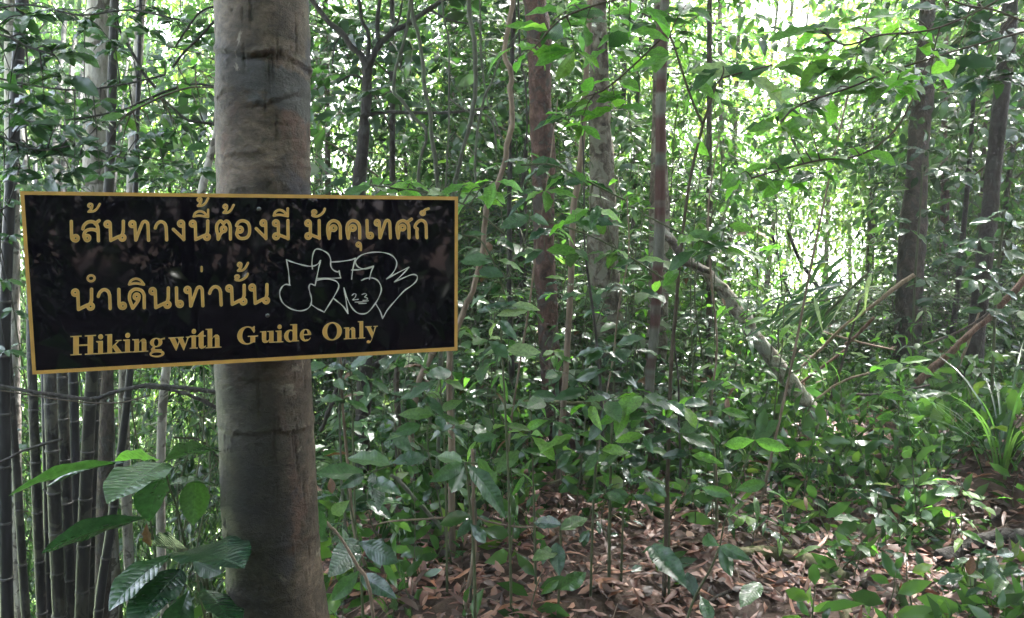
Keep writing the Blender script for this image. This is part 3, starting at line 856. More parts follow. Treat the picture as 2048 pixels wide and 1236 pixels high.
xh = .68
EN = {
    'H': (1.28, [(1, rc(.14, .42, 0, 1)), (1, rc(.86, 1.14, 0, 1)), (1, rc(0, .56, 0, .055)), (1, rc(0, .56, .945, 1)), (1, rc(.72, 1.28, 0, .055)), (1, rc(.72, 1.28, .945, 1)), (1, rc(.4, .88, .46, .54))]),
    'i': (.48, [(1, rc(.11, .37, 0, xh)), (1, rc(0, .48, 0, .05)), (1, [(0, xh - .05), (.14, xh - .10), (.37, xh), (0, xh)]), (1, el(.25, .89, .135, .135))]),
    'k': (.90, [(1, rc(.11, .35, 0, 1)), (1, rc(0, .46, 0, .05)), (1, rc(0, .2, .95, 1)), (1, [(.33, .24), (.33, .33), (.66, .66), (.73, .66)]), (1, rc(.52, .82, .63, xh)),
                (1, [(.34, .36), (.50, .50), (.84, .03), (.55, .03)]), (1, rc(.47, .90, 0, .05))]),
    'n': (.84, [(1, rc(.11, .35, 0, xh)), (1, rc(0, .44, 0, .05)), (1, rc(0, .15, xh - .05, xh)), (1, rc(.50, .74, 0, .48)), (1, rc(.42, .84, 0, .05)),
                (1, [(.33, .46), (.40, .58), (.52, .68), (.64, .68), (.72, .60), (.74, .46), (.50, .46), (.48, .56), (.42, .56), (.34, .44)])]),
    'h': (.84, [(1, rc(.11, .35, 0, 1)), (1, rc(0, .44, 0, .05)), (1, rc(0, .15, .95, 1)), (1, rc(.50, .74, 0, .48)), (1, rc(.42, .84, 0, .05)),
                (1, [(.33, .46), (.40, .58), (.52, .68), (.64, .68), (.72, .60), (.74, .46), (.50, .46), (.48, .56), (.42, .56), (.34, .44)])]),
    'g': (.76, [(1, el(.33, .45, .31, .24)), (-1, el(.33, .45, .115, .19)), (1, [(.46, .60), (.72, xh), (.76, xh), (.76, .60), (.5, .56)]),
                (1, [(.20, .26), (.06, .12), (.10, .0), (.24, -.06), (.60, -.06), (.60, .09), (.30, .10), (.24, .15), (.32, .24)]), (1, el(.37, -.13, .37, .19)), (-1, el(.35, -.15, .25, .085))]),
    'w': (1.16, [(1, [(.05, .66), (.34, .66), (.52, .22), (.40, -.02)]), (1, [(.39, -.02), (.43, -.02), (.62, .50), (.56, .52)]), (1, [(.48, .66), (.74, .66), (.92, .22), (.80, -.02)]),
                 (1, [(.79, -.02), (.83, -.02), (1.09, .66), (1.02, .66)]), (1, rc(0, .42, xh - .05, xh)), (1, rc(.43, .82, xh - .05, xh)), (1, rc(.92, 1.16, xh - .05, xh))]),
    't': (.52, [(1, rc(.14, .39, .10, xh)), (1, [(.03, .62), (.22, .80), (.34, .90), (.39, .90), (.39, .62)]), (1, rc(0, .50, .60, xh - .02)), (1, [(.14, .14), (.18, .02), (.28, -.03), (.42, 0), (.52, .10), (.49, .13), (.42, .08), (.39, .12)])]),
    'd': (.82, [(1, el(.33, .335, .33, .36)), (-1, [p for p in el(.37, .335, .14, .29)]), (1, rc(.47, .72, 0, 1)), (1, rc(.34, .5, .95, 1)), (1, rc(.68, .82, 0, .05))]),
    'e': (.66, [(1, el(.33, .335, .33, .36)), (-1, el(.34, .36, .12, .29)), (-1, [(.36, .33), (.80, .33), (.80, .19), (.62, .19), (.52, .09), (.42, .08), (.36, .2)]), (1, [(.12, .33), (.12, .40), (.655, .40), (.66, .33)]),]),
    'u': (.84, [(1, rc(.10, .34, .20, xh)), (1, rc(.50, .74, 0, xh)), (1, rc(0, .2, xh - .05, xh)), (1, rc(.40, .6, xh - .05, xh)), (1, rc(.70, .84, 0, .05)),
                (1, [(.10, .22), (.13, .08), (.22, 0), (.34, 0), (.45, .06), (.52, .16), (.52, .26), (.46, .15), (.40, .12), (.35, .14), (.34, .24)])]),
    'G': (1.16, [(1, el(.54, .5, .54, .525)), (-1, el(.58, .5, .30, .46)), (-1, [(.66, .56), (1.2, .50), (1.2, .70), (.86, .72)]), (-1, rc(.76, 1.2, .44, .66)), (1, rc(.72, .98, .08, .46)), (1, rc(.58, 1.14, .42, .47)),
                 (1, [(.90, .64), (.94, .64), (.96, 1.02), (.92, 1.02), (.80, .92)]), (-1, rc(.985, 1.3, .0, .41)), (-1, rc(.97, 1.3, .48, 1.2))]),
    'O': (1.10, [(1, el(.55, .5, .55, .525)), (-1, el(.55, .5, .28, .46))]),
    'l': (.48, [(1, rc(.11, .36, 0, 1)), (1, rc(0, .48, 0, .05)), (1, rc(0, .2, .95, 1))]),
    'y': (.80, [(1, [(.06, .66), (.34, .66), (.54, .22), (.43, -.03)]), (1, [(.62, .66), (.70, .66), (.48, .04), (.40, -.16), (.30, -.30), (.26, -.26), (.36, -.14), (.44, 0)]), (1, rc(0, .42, xh - .05, xh)),
                (1, rc(.52, .80, xh - .05, xh)), (1, el(.20, -.22, .11, .09)), (1, [(.14, -.28), (.22, -.31), (.34, -.27), (.28, -.20)])]),
}


def place_en(mb, mb2, ch, x0, x1, base, H, slope=SLE):
    w, parts = EN[ch]
    xc = (x0 + x1) / 2
    def tr(p):
        x = x0 + p[0] / w * (x1 - x0); return (x, base - p[1] * H + slope * (x - xc))
    st = .5
    X, Y = np.meshgrid(np.arange(x0 - 3, x1 + 3, st), np.arange(base - H * 1.12 - 3, base + H * .38 + 3, st))
    D = np.full(X.shape, 1e9)
    for s, poly in parts:
        q = poly_sdf(X, Y, [tr(p) for p in poly])
        D = np.minimum(D, q) if s > 0 else np.maximum(D, -q)
    fill(mb, D, X[0, 0], Y[0, 0], st, .0004, .02)
    fill(mb2, D, X[0, 0], Y[0, 0], st, .0007, -.9)


line3, line3b = MB(), MB()
ZA = lambda x: 130 + x / 6.206
ZB = lambda x: 460 + x / 6.4
for ch, a, b, bl in (('H', 68, 386, 494), ('i', 386, 496, 484), ('k', 500, 722, 475), ('i', 722, 830, 466), ('n', 836, 1034, 459), ('g', 1050, 1240, 448), ('w', 1283, 1555, 436),
                     ('i', 1548, 1648, 417), ('t', 1625, 1752, 412), ('h', 1745, 1942, 408)):
    place_en(line3, line3b, ch, ZA(a), ZA(b), 630 + bl / 6.206, 240 / 6.206)
for ch, a, b, bl in (('G', 92, 364, 436), ('u', 385, 580, 420), ('i', 583, 682, 413), ('d', 693, 882, 404), ('e', 893, 1040, 396), ('O', 1182, 1432, 384), ('n', 1456, 1622, 372),
                     ('l', 1636, 1728, 364), ('y', 1730, 1892, 356)):
    place_en(line3, line3b, ch, ZB(a), ZB(b), 620 + bl / 6.4, 222 / 6.4)
for lab, a, b in (('upper line of golden Thai lettering', line1, line1b), ('second line of golden Thai lettering', line2, line2b), ('golden English line Hiking with Guide Only', line3, line3b)):
    o = a.build('lettering', m_gold_edge, SIGN, smooth=False); o['label'] = lab
    b.build('lettering_fill', m_gold, o, smooth=False, origin=tuple(SIGN.location))

# the scrawled tag in silver marker
tagmb = MB()
TG = [[(250, 478), (262, 545), (268, 600), (272, 653)], [(250, 479), (295, 496), (350, 512), (400, 522), (436, 521), (465, 508), (484, 484)], [(484, 484), (475, 520), (460, 590), (447, 655)],
      [(276, 653), (245, 648), (220, 665), (205, 700), (210, 745), (235, 785), (285, 817), (340, 829), (385, 820), (412, 797), (422, 765), (420, 735), (410, 700), (404, 668), (415, 645), (447, 655)],
      [(428, 542), (425, 500), (430, 450), (445, 412), (467, 404), (500, 415), (535, 437), (553, 475), (554, 520), (570, 548), (600, 562), (612, 554)], [(612, 553), (616, 580), (623, 603)],
      [(456, 607), (540, 606), (623, 603)], [(562, 494), (620, 490), (690, 480), (723, 468)], [(723, 468), (706, 540), (697, 612)], [(697, 549), (760, 545), (848, 521)], [(848, 521), (832, 560), (819, 612)],
      [(455, 620), (500, 612), (560, 615), (598, 632), (609, 665), (580, 725), (545, 782), (508, 840)], [(510, 838), (460, 813), (415, 782)],
      [(832, 531), (790, 541), (745, 530), (725, 500), (737, 468), (780, 440), (850, 427), (920, 430), (975, 450), (1005, 490), (1000, 535), (972, 580), (937, 610)], [(937, 610), (1000, 575), (1091, 529)],
      [(1091, 529), (1050, 575), (992, 630)], [(992, 630), (1060, 600), (1115, 580), (1146, 590), (1142, 622), (1110, 655), (1060, 690), (1000, 755), (945, 820), (910, 882)], [(910, 882), (893, 832), (862, 780)],
      [(765, 620), (800, 606), (850, 606), (885, 632), (901, 680), (885, 735), (850, 792), (808, 840), (765, 850), (725, 835), (690, 793), (660, 725), (645, 672)], [(645, 672), (655, 730), (665, 800), (673, 848)],
      [(673, 848), (640, 800), (600, 765), (572, 743)]]
NUM = [[(700, 724), (713, 712), (727, 716), (722, 735), (705, 754), (728, 752), (743, 750)], [(768, 717), (790, 711), (801, 720), (785, 735), (804, 742), (800, 755), (775, 758)], [(720, 769), (770, 768), (812, 760)], [(745, 780), (798, 777)]]
X, Y = np.meshgrid(np.arange(550, 842, .45), np.arange(490, 645, .45))
D = np.full(X.shape, 1e9)
for hw, grp in ((1.28, TG), (.85, NUM)):
    for s in grp:
        q = sm([(500 + a / 3.433, 380 + b / 3.433) for a, b in s], 5)
        for k, (a, b) in enumerate(zip(q[:-1], q[1:])):
            D = np.minimum(D, seg_dist(X, Y, a, b) - hw * (.85 + .25 * math.sin(k * .7)))
fill(tagmb, D, X[0, 0], Y[0, 0], .45, .0010)
o = tagmb.build('graffiti', m_silver, SIGN, smooth=False); o['label'] = 'silver scrawled tag with the number 23'
for (px, py) in ((518, 418), (535, 631)):
    mb = MB(); c0 = onplane(px, py, .0003); tube(mb, [c0, c0 + SN * .0015, c0 + SN * .0028], [.0042, .0042, .0022], 14)
    mb.build('screw', m_screw, SIGN, smooth=False)

# ------------------------------------------------------------ traced trunks, lianas, poles
def traced(pts, d, top=None, to_ground=True, n=6):
    """pts: (px, py, width_px[, depth]) down or up the picture -> world path and radii"""
    out = []
    for q in pts:
        dd = q[3] if len(q) > 3 else d
        r_ = ray(q[0], q[1])
        t = dd / r_[1]
        out.append([*(CAM + r_ * t), q[2] / 2 / F * t])
    out = np.array(out)
    if out[0, 2] > out[-1, 2]: out = out[::-1]
    if to_ground:
        b = out[0]; g = hz(b[0], b[1]) - .08
        if b[2] > g + .05:
            k = max(1, int((b[2] - g) / .5)); sl = (out[0, :3] - out[1, :3]) / max(.05, abs(out[0, 2] - out[1, 2])) * .5
            ext = []
            for i in range(1, k + 1):
                z = b[2] + (g - b[2]) * i / k; dz = b[2] - z
                ext.append([b[0] + sl[0] * min(dz, .8), b[1] + sl[1] * min(dz, .8), z, b[3] * (1.03 + .25 * (i == k))])
            out = np.vstack([np.array(ext)[::-1], out])
    if top:
        t = out[-1]; v = (out[-1, :2] - out[-2, :2]) / max(.1, out[-1, 2] - out[-2, 2])
        k = 4
        ext = [[t[0] + v[0] * (top - t[2]) * i / k * .6, t[1] + v[1] * (top - t[2]) * i / k * .6, t[2] + (top - t[2]) * i / k, t[3] * (1 - .6 * i / k)] for i in range(1, k + 1)]
        out = np.vstack([out, ext])
    return smooth_path(out, n)


def base_thing(name, label, cat, path, group=None):
    b = path[0]
    return thing(name, label, cat, (b[0], b[1], b[2]), group)


def trunk_tree(label, mat, pts, d, top=9.0, crown=None, rough=.05, seg=14, limbs=(), name='tree', cat='tree', n=8, group=None):
    p = traced(pts, d, top=top, n=n)
    t = base_thing(name, label, cat, p, group)
    mb = MB(); tube(mb, p[:, :3], p[:, 3], seg, 0, rough)
    mb.build('trunk', mat, t)
    for lm in limbs:
        q = traced(lm[0], lm[1], to_ground=False, n=6)
        if lm[2]: q = q  # listed from trunk outward
        mb = MB(); tube(mb, q[:, :3], q[:, 3], 9, 0, rough)
        mb.build('branch', lm[3] if len(lm) > 3 else mat, t)
    if crown:
        c = p[-1, :3]
        mb = MB()
        for k in range(5):
            a = rng.uniform(0, 6.28); s = p[-6 - 2 * k, :3]; e = c + np.array([math.cos(a) * crown[0] * .8, math.sin(a) * crown[0] * .8, rng.uniform(-.8, .8)])
            tube(mb, smooth_path([s, (s + e) / 2 + [0, 0, .3], e], 4), np.linspace(.03, .01, 9), 5, 1)
        foliage(mb, SP_BIG, c, (crown[0], crown[0], crown[1]), crown[2], 12, csize=.5, keep=lambda q: openings(q) & above_frame(q))
        mb.build('crown', [M['leaf_mid'], M['twig']], t)
    return t


def above_frame(pos):
    """the high crowns keep above the understory (nothing big hangs in front of the sign)"""
    px, py, d = cam_px(pos)
    return ~((d > 0) & (d < 3.0) & (py > -60) & (px > -200) & (px < 2200)) & (pos[:, 2] > 2.6)


trunk_tree('reddish flaky-barked tree trunk standing right of the sign', M['bark_red'],
           [(1062, -60, 46), (1070, 0, 47), (1078, 80, 48), (1079, 137, 44), (1082, 240, 46), (1087, 320, 47), (1087, 434, 43), (1089, 520, 42), (1096, 640, 40), (1102, 742, 43), (1112, 820, 50), (1130, 900, 58), (1150, 985, 66)],
           5.1, top=8.5, crown=(2.6, 1.5, 34), rough=.07, seg=22)
trunk_tree('slender straight sapling trunk with red and grey bands', M['bark_banded'],
           [(1331, -60, 17), (1330, 0, 18), (1326, 78, 20), (1322, 195, 20), (1321, 312, 21), (1320, 420, 22), (1316, 536, 21), (1308, 673, 20), (1299, 770, 19), (1298, 900, 20), (1302, 1000, 24)],
           4.7, top=6.5, crown=(1.4, 1.0, 14), rough=.04)
trunk_tree('pale mottled trunk just behind the slender banded sapling', M['bark_mottled'],
           [(1318, 200, 26), (1318, 400, 38), (1318, 520, 42), (1314, 680, 42), (1306, 830, 44), (1318, 960, 50)], 5.8, top=7.5, crown=(1.8, 1.2, 20))
trunk_tree('broad pale speckled trunk between the reddish tree and banded sapling', M['bark_mottled'],
           [(1196, -60, 30), (1198, 60, 34), (1198, 200, 40), (1203, 330, 50), (1206, 420, 56), (1206, 500, 60), (1215, 640, 60), (1226, 780, 55), (1246, 900, 52), (1262, 960, 56)], 6.0, top=10, crown=(3, 1.6, 36), rough=.08, seg=18)
trunk_tree('thin brown trunk leaning in front of the speckled trunk', M['liana_brown'],
           [(1182, -60, 10), (1178, 51, 11), (1174, 120, 11), (1169, 205, 12), (1164, 290, 12), (1154, 376, 13), (1147, 420, 13), (1143, 537, 13), (1138, 640, 13), (1128, 800, 12), (1120, 900, 12)], 4.4, top=5, crown=(1.0, .6, 8), rough=.05, seg=9)
trunk_tree('tall trunk with leafy creepers beside the bright clearing', M['bark_brown'],
           [(1858, -60, 26), (1854, 39, 30), (1846, 195, 38), (1838, 273, 40), (1831, 390, 42), (1826, 450, 50), (1818, 600, 50), (1810, 750, 52), (1806, 830, 56)], 7.2, top=9.5, crown=(2.6, 1.4, 24), rough=.06, seg=18)
trunk_tree('dark grey trunk nearest the right edge of the clearing', M['bark_dark'],
           [(2024, -40, 28), (2014, 97, 30), (2002, 195, 30), (1986, 350, 29), (1978, 440, 30), (1967, 536, 31), (1952, 673, 31), (1947, 751, 34), (1944, 800, 38)], 5.6, top=9, crown=(2.6, 1.4, 26), rough=.05, seg=16)
trunk_tree('dark tree with a wide Y-shaped fork above the sign', M['bark_dark'],
           [(735, 126, 20), (734, 160, 19), (733, 205, 20), (724, 308, 24), (718, 386, 29), (722, 560, 31), (728, 700, 32), (729, 742, 32), (727, 800, 30), (725, 870, 30), (723, 976, 30), (718, 1060, 34)],
           5.0, top=None, rough=.06, seg=14, limbs=(
               ([(736, 134, 18), (720, 108, 13), (702, 92, 12), (684, 66, 12), (658, 44, 11), (624, 0, 10), (590, -50, 9), (520, -140, 7)], 5.0, 0),
               ([(736, 134, 18), (747, 112, 13), (754, 96, 12), (788, 62, 11), (812, 50, 11), (839, 31, 10), (884, 0, 9), (960, -60, 10), (1060, -140, 8)], 5.0, 0),
               ([(735, 128, 10), (737, 68, 8), (723, 38, 7), (716, -30, 6)], 5.0, 0),
               ([(756, 98, 9), (755, 34, 8), (764, -20, 7)], 5.0, 0),
               ([(734, 234, 9), (745, 228, 8), (771, 224, 7), (812, 225, 7), (873, 226, 6), (942, 221, 5), (985, 212, 4)], 5.0, 0),
               ([(730, 160, 6), (705, 150, 5), (680, 162, 4)], 5.0, 0), ([(812, 50, 5), (806, 90, 4), (800, 140, 3)], 5.0, 0), ([(684, 66, 4), (670, 90, 3), (664, 130, 3)], 5.0, 0), ([(788, 62, 5), (800, 30, 4), (806, -10, 3)], 5.0, 0), ([(860, 20, 5), (900, 40, 4), (950, 50, 3)], 5.0, 0),
               ([(731, 745, 18), (752, 730, 14), (775, 712, 12), (815, 690, 9)], 5.0, 0)))
# small crown for the forked tree, high over the frame
# pale trunks at the upper left
for lab, mat, pts, d, top in (
        ('pale grey trunk at the upper left corner', M['bark_pale'], [(20, -60, 24), (22, 60, 24), (24, 380, 26), (26, 760, 26), (30, 1000, 28)], 6.2, 6),
        ('broad whitish trunk behind the leaves above the sign', M['bark_pale'], [(205, -60, 46), (200, 30, 50), (196, 200, 50), (192, 390, 52), (200, 760, 46), (206, 1000, 50)], 5.7, 9),
        ('slim white trunk leaning beside the whitish one', M['bark_pale'], [(286, -60, 17), (282, 0, 18), (275, 130, 18), (268, 260, 18), (262, 390, 19), (248, 760, 20)], 5.3, 7),
        ('short pale trunk leaning beside the signed tree', M['bark_pale'], [(436, 250, 12), (424, 300, 14), (412, 345, 15), (400, 395, 16), (366, 520, 17), (330, 760, 17)], 4.6, None),
        ('ash-grey trunk seen behind the bamboo at the far left', M['bark_brown'], [(214, 700, 24), (213, 820, 27), (208, 1000, 30), (204, 1236, 32)], 5.2, None)):
    trunk_tree(lab, mat, pts, d, top=top, rough=.05)

# further trunks in the lit forest behind
for lab, mat, pts, d in (
        ('grey trunk far behind the lianas', M['bark_mottled'], [(905, -60, 14), (902, 300, 16), (898, 700, 18), (900, 1000, 20)], 10.5),
        ('thin shaded trunk behind the forked tree', M['bark_brown'], [(650, -60, 10), (655, 300, 12), (660, 800, 13)], 9.0),
        ('reddish slim trunk right of the clearing', M['bark_red'], [(1888, 280, 12), (1890, 400, 16), (1884, 640, 18), (1878, 760, 18)], 9.0),
        ('slim dark trunk far behind the speckled one', M['bark_dark'], [(1250, -60, 9), (1246, 300, 10), (1240, 760, 12)], 10.0),
        ('thin brown trunk beside the leaning log', M['bark_brown'], [(1418, 640, 12), (1420, 760, 14), (1424, 880, 16)], 6.6),
        ('faint grey trunk left of the clearing', M['bark_mottled'], [(1440, 100, 10), (1446, 400, 12), (1440, 700, 13)], 11.0),
        ('upright trunk behind the right-hand creepers', M['bark_brown'], [(1755, -60, 14), (1750, 200, 15), (1744, 420, 16)], 12.0)):
    trunk_tree(lab, mat, pts, d, top=9 if 'right-hand' not in lab else 8)

# ---- bamboo culms at the left
def culm(label, pts, d, mat=None, top=5.0):
    p = traced(pts, d, top=top, n=5)
    t = base_thing('bamboo_culm', label, 'bamboo', p, 'bamboo culms at the left')
    L = np.concatenate([[0], np.cumsum(np.linalg.norm(np.diff(p[:, :3], axis=0), axis=1))])
    s = np.arange(0, L[-1], .02)
    q = np.stack([np.interp(s, L, p[:, k]) for k in range(4)], 1)
    inter = rnd.uniform(.24, .34); ph = (s + rnd.uniform(0, .3)) % inter / inter
    near = np.minimum(ph, 1 - ph) * inter
    r_ = q[:, 3] * (1 + .10 * np.exp(-(near / .012) ** 2) - .05 * np.exp(-((near - .025) / .012) ** 2))
    mb = MB(); tube(mb, q[:, :3], r_, 10, 0)
    mb.build('culm', mat or M['bamboo'], t)
    idx = [k for k in range(1, len(s)) if ph[k] < ph[k - 1]]
    for k in idx:
        if q[k, 2] > 3.3: continue
        dr = (q[k, :3] - q[k - 1, :3]) / .02
        mb = MB(); tube(mb, [q[k, :3] - dr * .006, q[k, :3] - dr * .002, q[k, :3] + dr * .002, q[k, :3] + dr * .006], [r_[k] * 1.0, r_[k] * 1.06, r_[k] * 1.06, r_[k] * 1.0], 12)
        mb.build('node_ring', M['bamboo_node'], t)
    return t


CUL = [
    ('outermost dark bamboo culm rising past the sign corner', [(48, -60, 22), (44, 0, 22), (36, 120, 22), (24, 330, 21), (14, 520, 21), (8, 760, 22), (14, 1236, 24)], 3.6, 'bamboo_dark', 5),
    ('slim bamboo culm just right of the dark outermost one', [(20, 60, 7, 8.5), (48, 300, 10, 6.2), (60, 520, 14, 4.8), (64, 745, 17), (84, 1236, 19)], 4.3, 'bamboo', None),
    ('thin dark bamboo culm in the gap of the clump', [(60, 100, 6, 9), (74, 400, 9, 6.2), (88, 760, 12), (98, 1236, 13)], 4.8, 'bamboo_dark', None),
    ('broad bamboo culm in the middle of the clump', [(130, 40, 9, 9), (112, 300, 14, 6.2), (104, 540, 20, 4.7), (100, 760, 23), (119, 1236, 25)], 4.2, 'bamboo', None),
    ('light-edged bamboo culm beside the broad one', [(150, 80, 9, 8.6), (130, 300, 13, 6.4), (122, 520, 18, 4.8), (124, 760, 21), (142, 1236, 23)], 4.4, 'bamboo', None),
    ('shaded bamboo culm leaning behind the light-edged one', [(170, 100, 8, 9.0), (148, 350, 12, 6.6), (144, 560, 17, 5.0), (146, 760, 19), (158, 1236, 20)], 4.7, 'bamboo_dark', None),
    ('bamboo culm with a pale rim at the clump edge', [(230, -60, 16), (226, 100, 17), (216, 400, 19), (181, 790, 23), (163, 1236, 25)], 4.3, 'bamboo', 5),
    ('thin bamboo culm touching the pale-rimmed one', [(262, 60, 5, 8), (236, 300, 7, 6), (214, 540, 9, 4.8), (194, 800, 11), (182, 1236, 12)], 4.4, 'bamboo', None),
    ('bamboo culm crossing at a slant below the sign', [(262, 700, 13), (252, 820, 15), (222, 1050, 17), (196, 1236, 18)], 4.0, 'bamboo_dark', 3.0),
    ('short leaning bamboo culm at the foot of the clump', [(30, 900, 14), (40, 1050, 15), (52, 1236, 16)], 3.9, 'bamboo', 2.2),
    ('dark bamboo culm at the very left behind the others', [(-10, 300, 14), (-4, 700, 16), (6, 1236, 18)], 4.9, 'bamboo_dark', 4),
]
for lab, pts, d, mt, top in CUL: culm(lab, pts, d, M[mt], top)

# ---- lianas and thin crooked stems
def liana(label, pts, d, mat='liana', cat='liana', name='liana', ground=False, top=None, seg=8, rough=.10, group=None, up=True):
    q = [tuple(p) for p in pts]
    p = traced(q, d, top=top, to_ground=ground, n=7)
    k = rng.normal(0, 1, (len(p), 3)); k = (k + np.roll(k, 1, 0) + np.roll(k, 2, 0)) / 3
    p[:, :3] += k * p[:, 3:4] * .25
    mb = MB(); tube(mb, p[:, :3], p[:, 3], seg, 0, rough)
    o = mb.build(name, M[mat], origin=tuple(p[0, :3]))
    return tag(o, label, cat, group)


liana('grey liana dropping straight to the top edge of the sign', [(816, -80, 8), (824, 20, 8), (829, 44, 8), (839, 82, 8), (846, 130, 8), (851, 191, 9), (860, 232, 9), (865, 290, 9), (873, 342, 9), (877, 400, 9), (882, 600, 9), (876, 900, 9)], 4.2, ground=True)
liana('grey-green liana curving in an S left of the brown one', [(934, -80, 8), (938, 20, 9), (942, 44, 9), (949, 89, 9), (951, 137, 9), (950, 191, 9), (942, 239, 9), (930, 284, 8), (918, 331, 8), (909, 376, 8), (900, 500, 8), (905, 800, 8)], 4.0, ground=True)
liana('kinked liana hanging across the fork tree\'s side branch', [(823, -80, 6), (819, 10, 6), (812, 68, 6), (798, 113, 6), (790, 150, 7), (788, 181, 7), (805, 202, 8), (826, 232, 7), (849, 256, 7), (851, 287, 6), (839, 325, 6), (836, 380, 6), (842, 520, 6)], 4.1)
liana('knotted brown liana passing the right edge of the sign', [(1030, -80, 10), (1024, 17, 10), (1013, 68, 10), (1010, 113, 10), (1020, 147, 11), (1022, 191, 11), (1024, 246, 11), (1015, 290, 11), (1007, 335, 11), (986, 386, 11), (972, 425, 11), (967, 468, 11), (966, 502, 10), (955, 543, 11), (942, 591, 12), (921, 640, 12), (904, 690, 12), (898, 740, 12), (900, 800, 12)], 3.6, 'liana_brown', ground=True)
liana('straight blackish stem behind the brown liana', [(1028, -80, 9), (1026, 60, 9), (1022, 200, 9), (1019, 380, 9), (1018, 560, 10), (1022, 700, 11), (1023, 900, 11), (1024, 1030, 12)], 5.2, 'bark_dark', cat='stem', name='stem', ground=True)
liana('thin looping liana near the reddish tree', [(1040, 60, 4), (1000, 120, 4), (985, 160, 4), (968, 200, 5), (955, 260, 5), (950, 330, 5), (958, 400, 5)], 4.4)
liana('drooping hook-shaped liana under the side branch', [(900, 200, 4), (940, 226, 4), (975, 232, 5), (990, 262, 5), (992, 300, 4)], 4.7)
liana('thin black liana parallel to the reddish tree', [(1035, -80, 4), (1040, 110, 4), (1050, 160, 4), (1054, 250, 4), (1046, 330, 4)], 4.4, 'bark_dark')
liana('wispy dark liana left of the S-shaped one', [(884, -80, 3), (886, 20, 4), (897, 80, 4), (898, 160, 4), (897, 260, 4), (890, 390, 4)], 4.5)
liana('slack thin liana crossing behind the sign top', [(960, 0, 4), (963, 120, 4), (975, 200, 4), (990, 240, 4), (1003, 275, 3)], 4.9)
liana('twisting dark liana looping below the sign', [(690, 720, 7), (676, 770, 8), (655, 830, 9), (640, 862, 8), (652, 700, 7)][:4], 3.6, 'bark_dark')
liana('brown crooked stem leaning below the sign corner', [(868, 700, 12), (852, 735, 13), (836, 765, 12), (830, 800, 12), (824, 860, 12), (826, 960, 12)], 4.4, 'liana_brown', ground=True)
liana('upright brown stem below the sign', [(794, 705, 11), (794, 800, 12), (796, 880, 12), (798, 1000, 12)], 4.6, 'bark_brown', cat='stem', name='stem', ground=True)
liana('pale arching stem leaning away from the signed tree', [(641, 1034, 5), (660, 1052, 6), (681, 1075, 6), (713, 1128, 7), (734, 1163, 7), (746, 1236, 8)], 2.3, 'liana_brown', cat='stem', name='stem', ground=True)
liana('curved mossy root arching down to the litter', [(780, 950, 7), (798, 962, 8), (829, 998, 9), (858, 1029, 9), (893, 1068, 10), (918, 1110, 11), (938, 1150, 12)], 3.7, 'liana', cat='root', name='root', ground=True)
liana('slack horizontal vine strung across the saplings', [(745, 1050, 3), (780, 1043, 4), (819, 1040, 4), (880, 1036, 4), (939, 1029, 4), (974, 1043, 4), (1041, 1054, 4), (1122, 1050, 4), (1200, 1040, 3)], 3.3, 'liana_brown', cat='vine', name='vine')
liana('low mossy branch lying behind the paired stems', [(940, 1020, 8), (953, 1043, 9), (981, 1065, 9), (1041, 1072, 9), (1122, 1065, 9), (1190, 1050, 7)], 4.0, 'moss', cat='branch', name='fallen_branch')
liana('thin horizontal branch caught in the saplings', [(960, 940, 5), (985, 955, 6), (1023, 969, 6), (1066, 973, 6), (1122, 959, 6), (1180, 925, 5)], 4.3, 'moss', cat='branch', name='fallen_branch')
liana('straight level branch crossing the reddish trunk', [(985, 794, 5), (1020, 800, 6), (1085, 803, 7), (1150, 806, 7), (1230, 802, 6)], 4.6, 'moss', cat='branch', name='fallen_branch')
liana('left one of two stems twisted together', [(944, 898, 7), (948, 960, 7), (945, 1030, 8), (949, 1100, 8), (935, 1180, 9), (930, 1236, 9)], 3.0, 'liana_brown', cat='stem', name='stem', ground=True)
liana('right one of two stems twisted together', [(949, 898, 6), (945, 960, 6), (950, 1030, 7), (946, 1100, 7), (942, 1180, 7), (944, 1236, 8)], 3.03, 'liana', cat='stem', name='stem', ground=True)
liana('thick dark branch arching over the bamboo', [(-40, 764, 6), (0, 772, 7), (83, 786, 8), (167, 797, 8), (192, 797, 8), (234, 783, 8), (292, 772, 9), (355, 774, 9), (434, 786, 9), (480, 800, 9)], 3.2, 'bark_dark', cat='branch', name='hanging_branch')
liana('lower dark branch splitting towards the signed tree', [(285, 772, 7), (320, 776, 7), (355, 783, 7), (396, 797, 8), (434, 817, 8), (470, 840, 8)], 3.3, 'bark_dark', cat='branch', name='hanging_branch')
liana('long thin level twig in front of the bamboo', [(-30, 776, 3), (60, 790, 3), (150, 803, 3), (235, 806, 3), (300, 790, 3)], 2.9, 'twig', cat='twig', name='hanging_twig')
liana('dark branch forking above the sign at the left', [(228, 20, 4), (240, 60, 5), (255, 90, 6), (276, 125, 6), (285, 145, 7), (310, 175, 7)], 3.6, 'bark_dark', cat='branch', name='hanging_branch')
liana('long drooping twig reaching down from the signed tree', [(430, 12, 5), (400, 25, 4), (372, 60, 4), (350, 95, 3)], 2.4, 'bark_dark', cat='twig', name='hanging_twig')
liana('dark twig slanting up to the signed tree', [(345, 135, 5), (365, 108, 5), (395, 78, 5), (430, 42, 6)], 2.4, 'bark_dark', cat='twig', name='hanging_twig')
liana('low curved twig meeting the signed tree above the sign', [(130, 240, 3), (190, 232, 4), (250, 218, 4), (300, 196, 5), (350, 176, 5), (395, 168, 5), (440, 176, 6)], 2.8, 'bark_dark', cat='twig', name='hanging_twig')
liana('hooked twig under the curved one', [(322, 195, 4), (345, 215, 5), (368, 236, 6), (395, 244, 6), (438, 247, 6)], 2.7, 'bark_dark', cat='twig', name='hanging_twig')
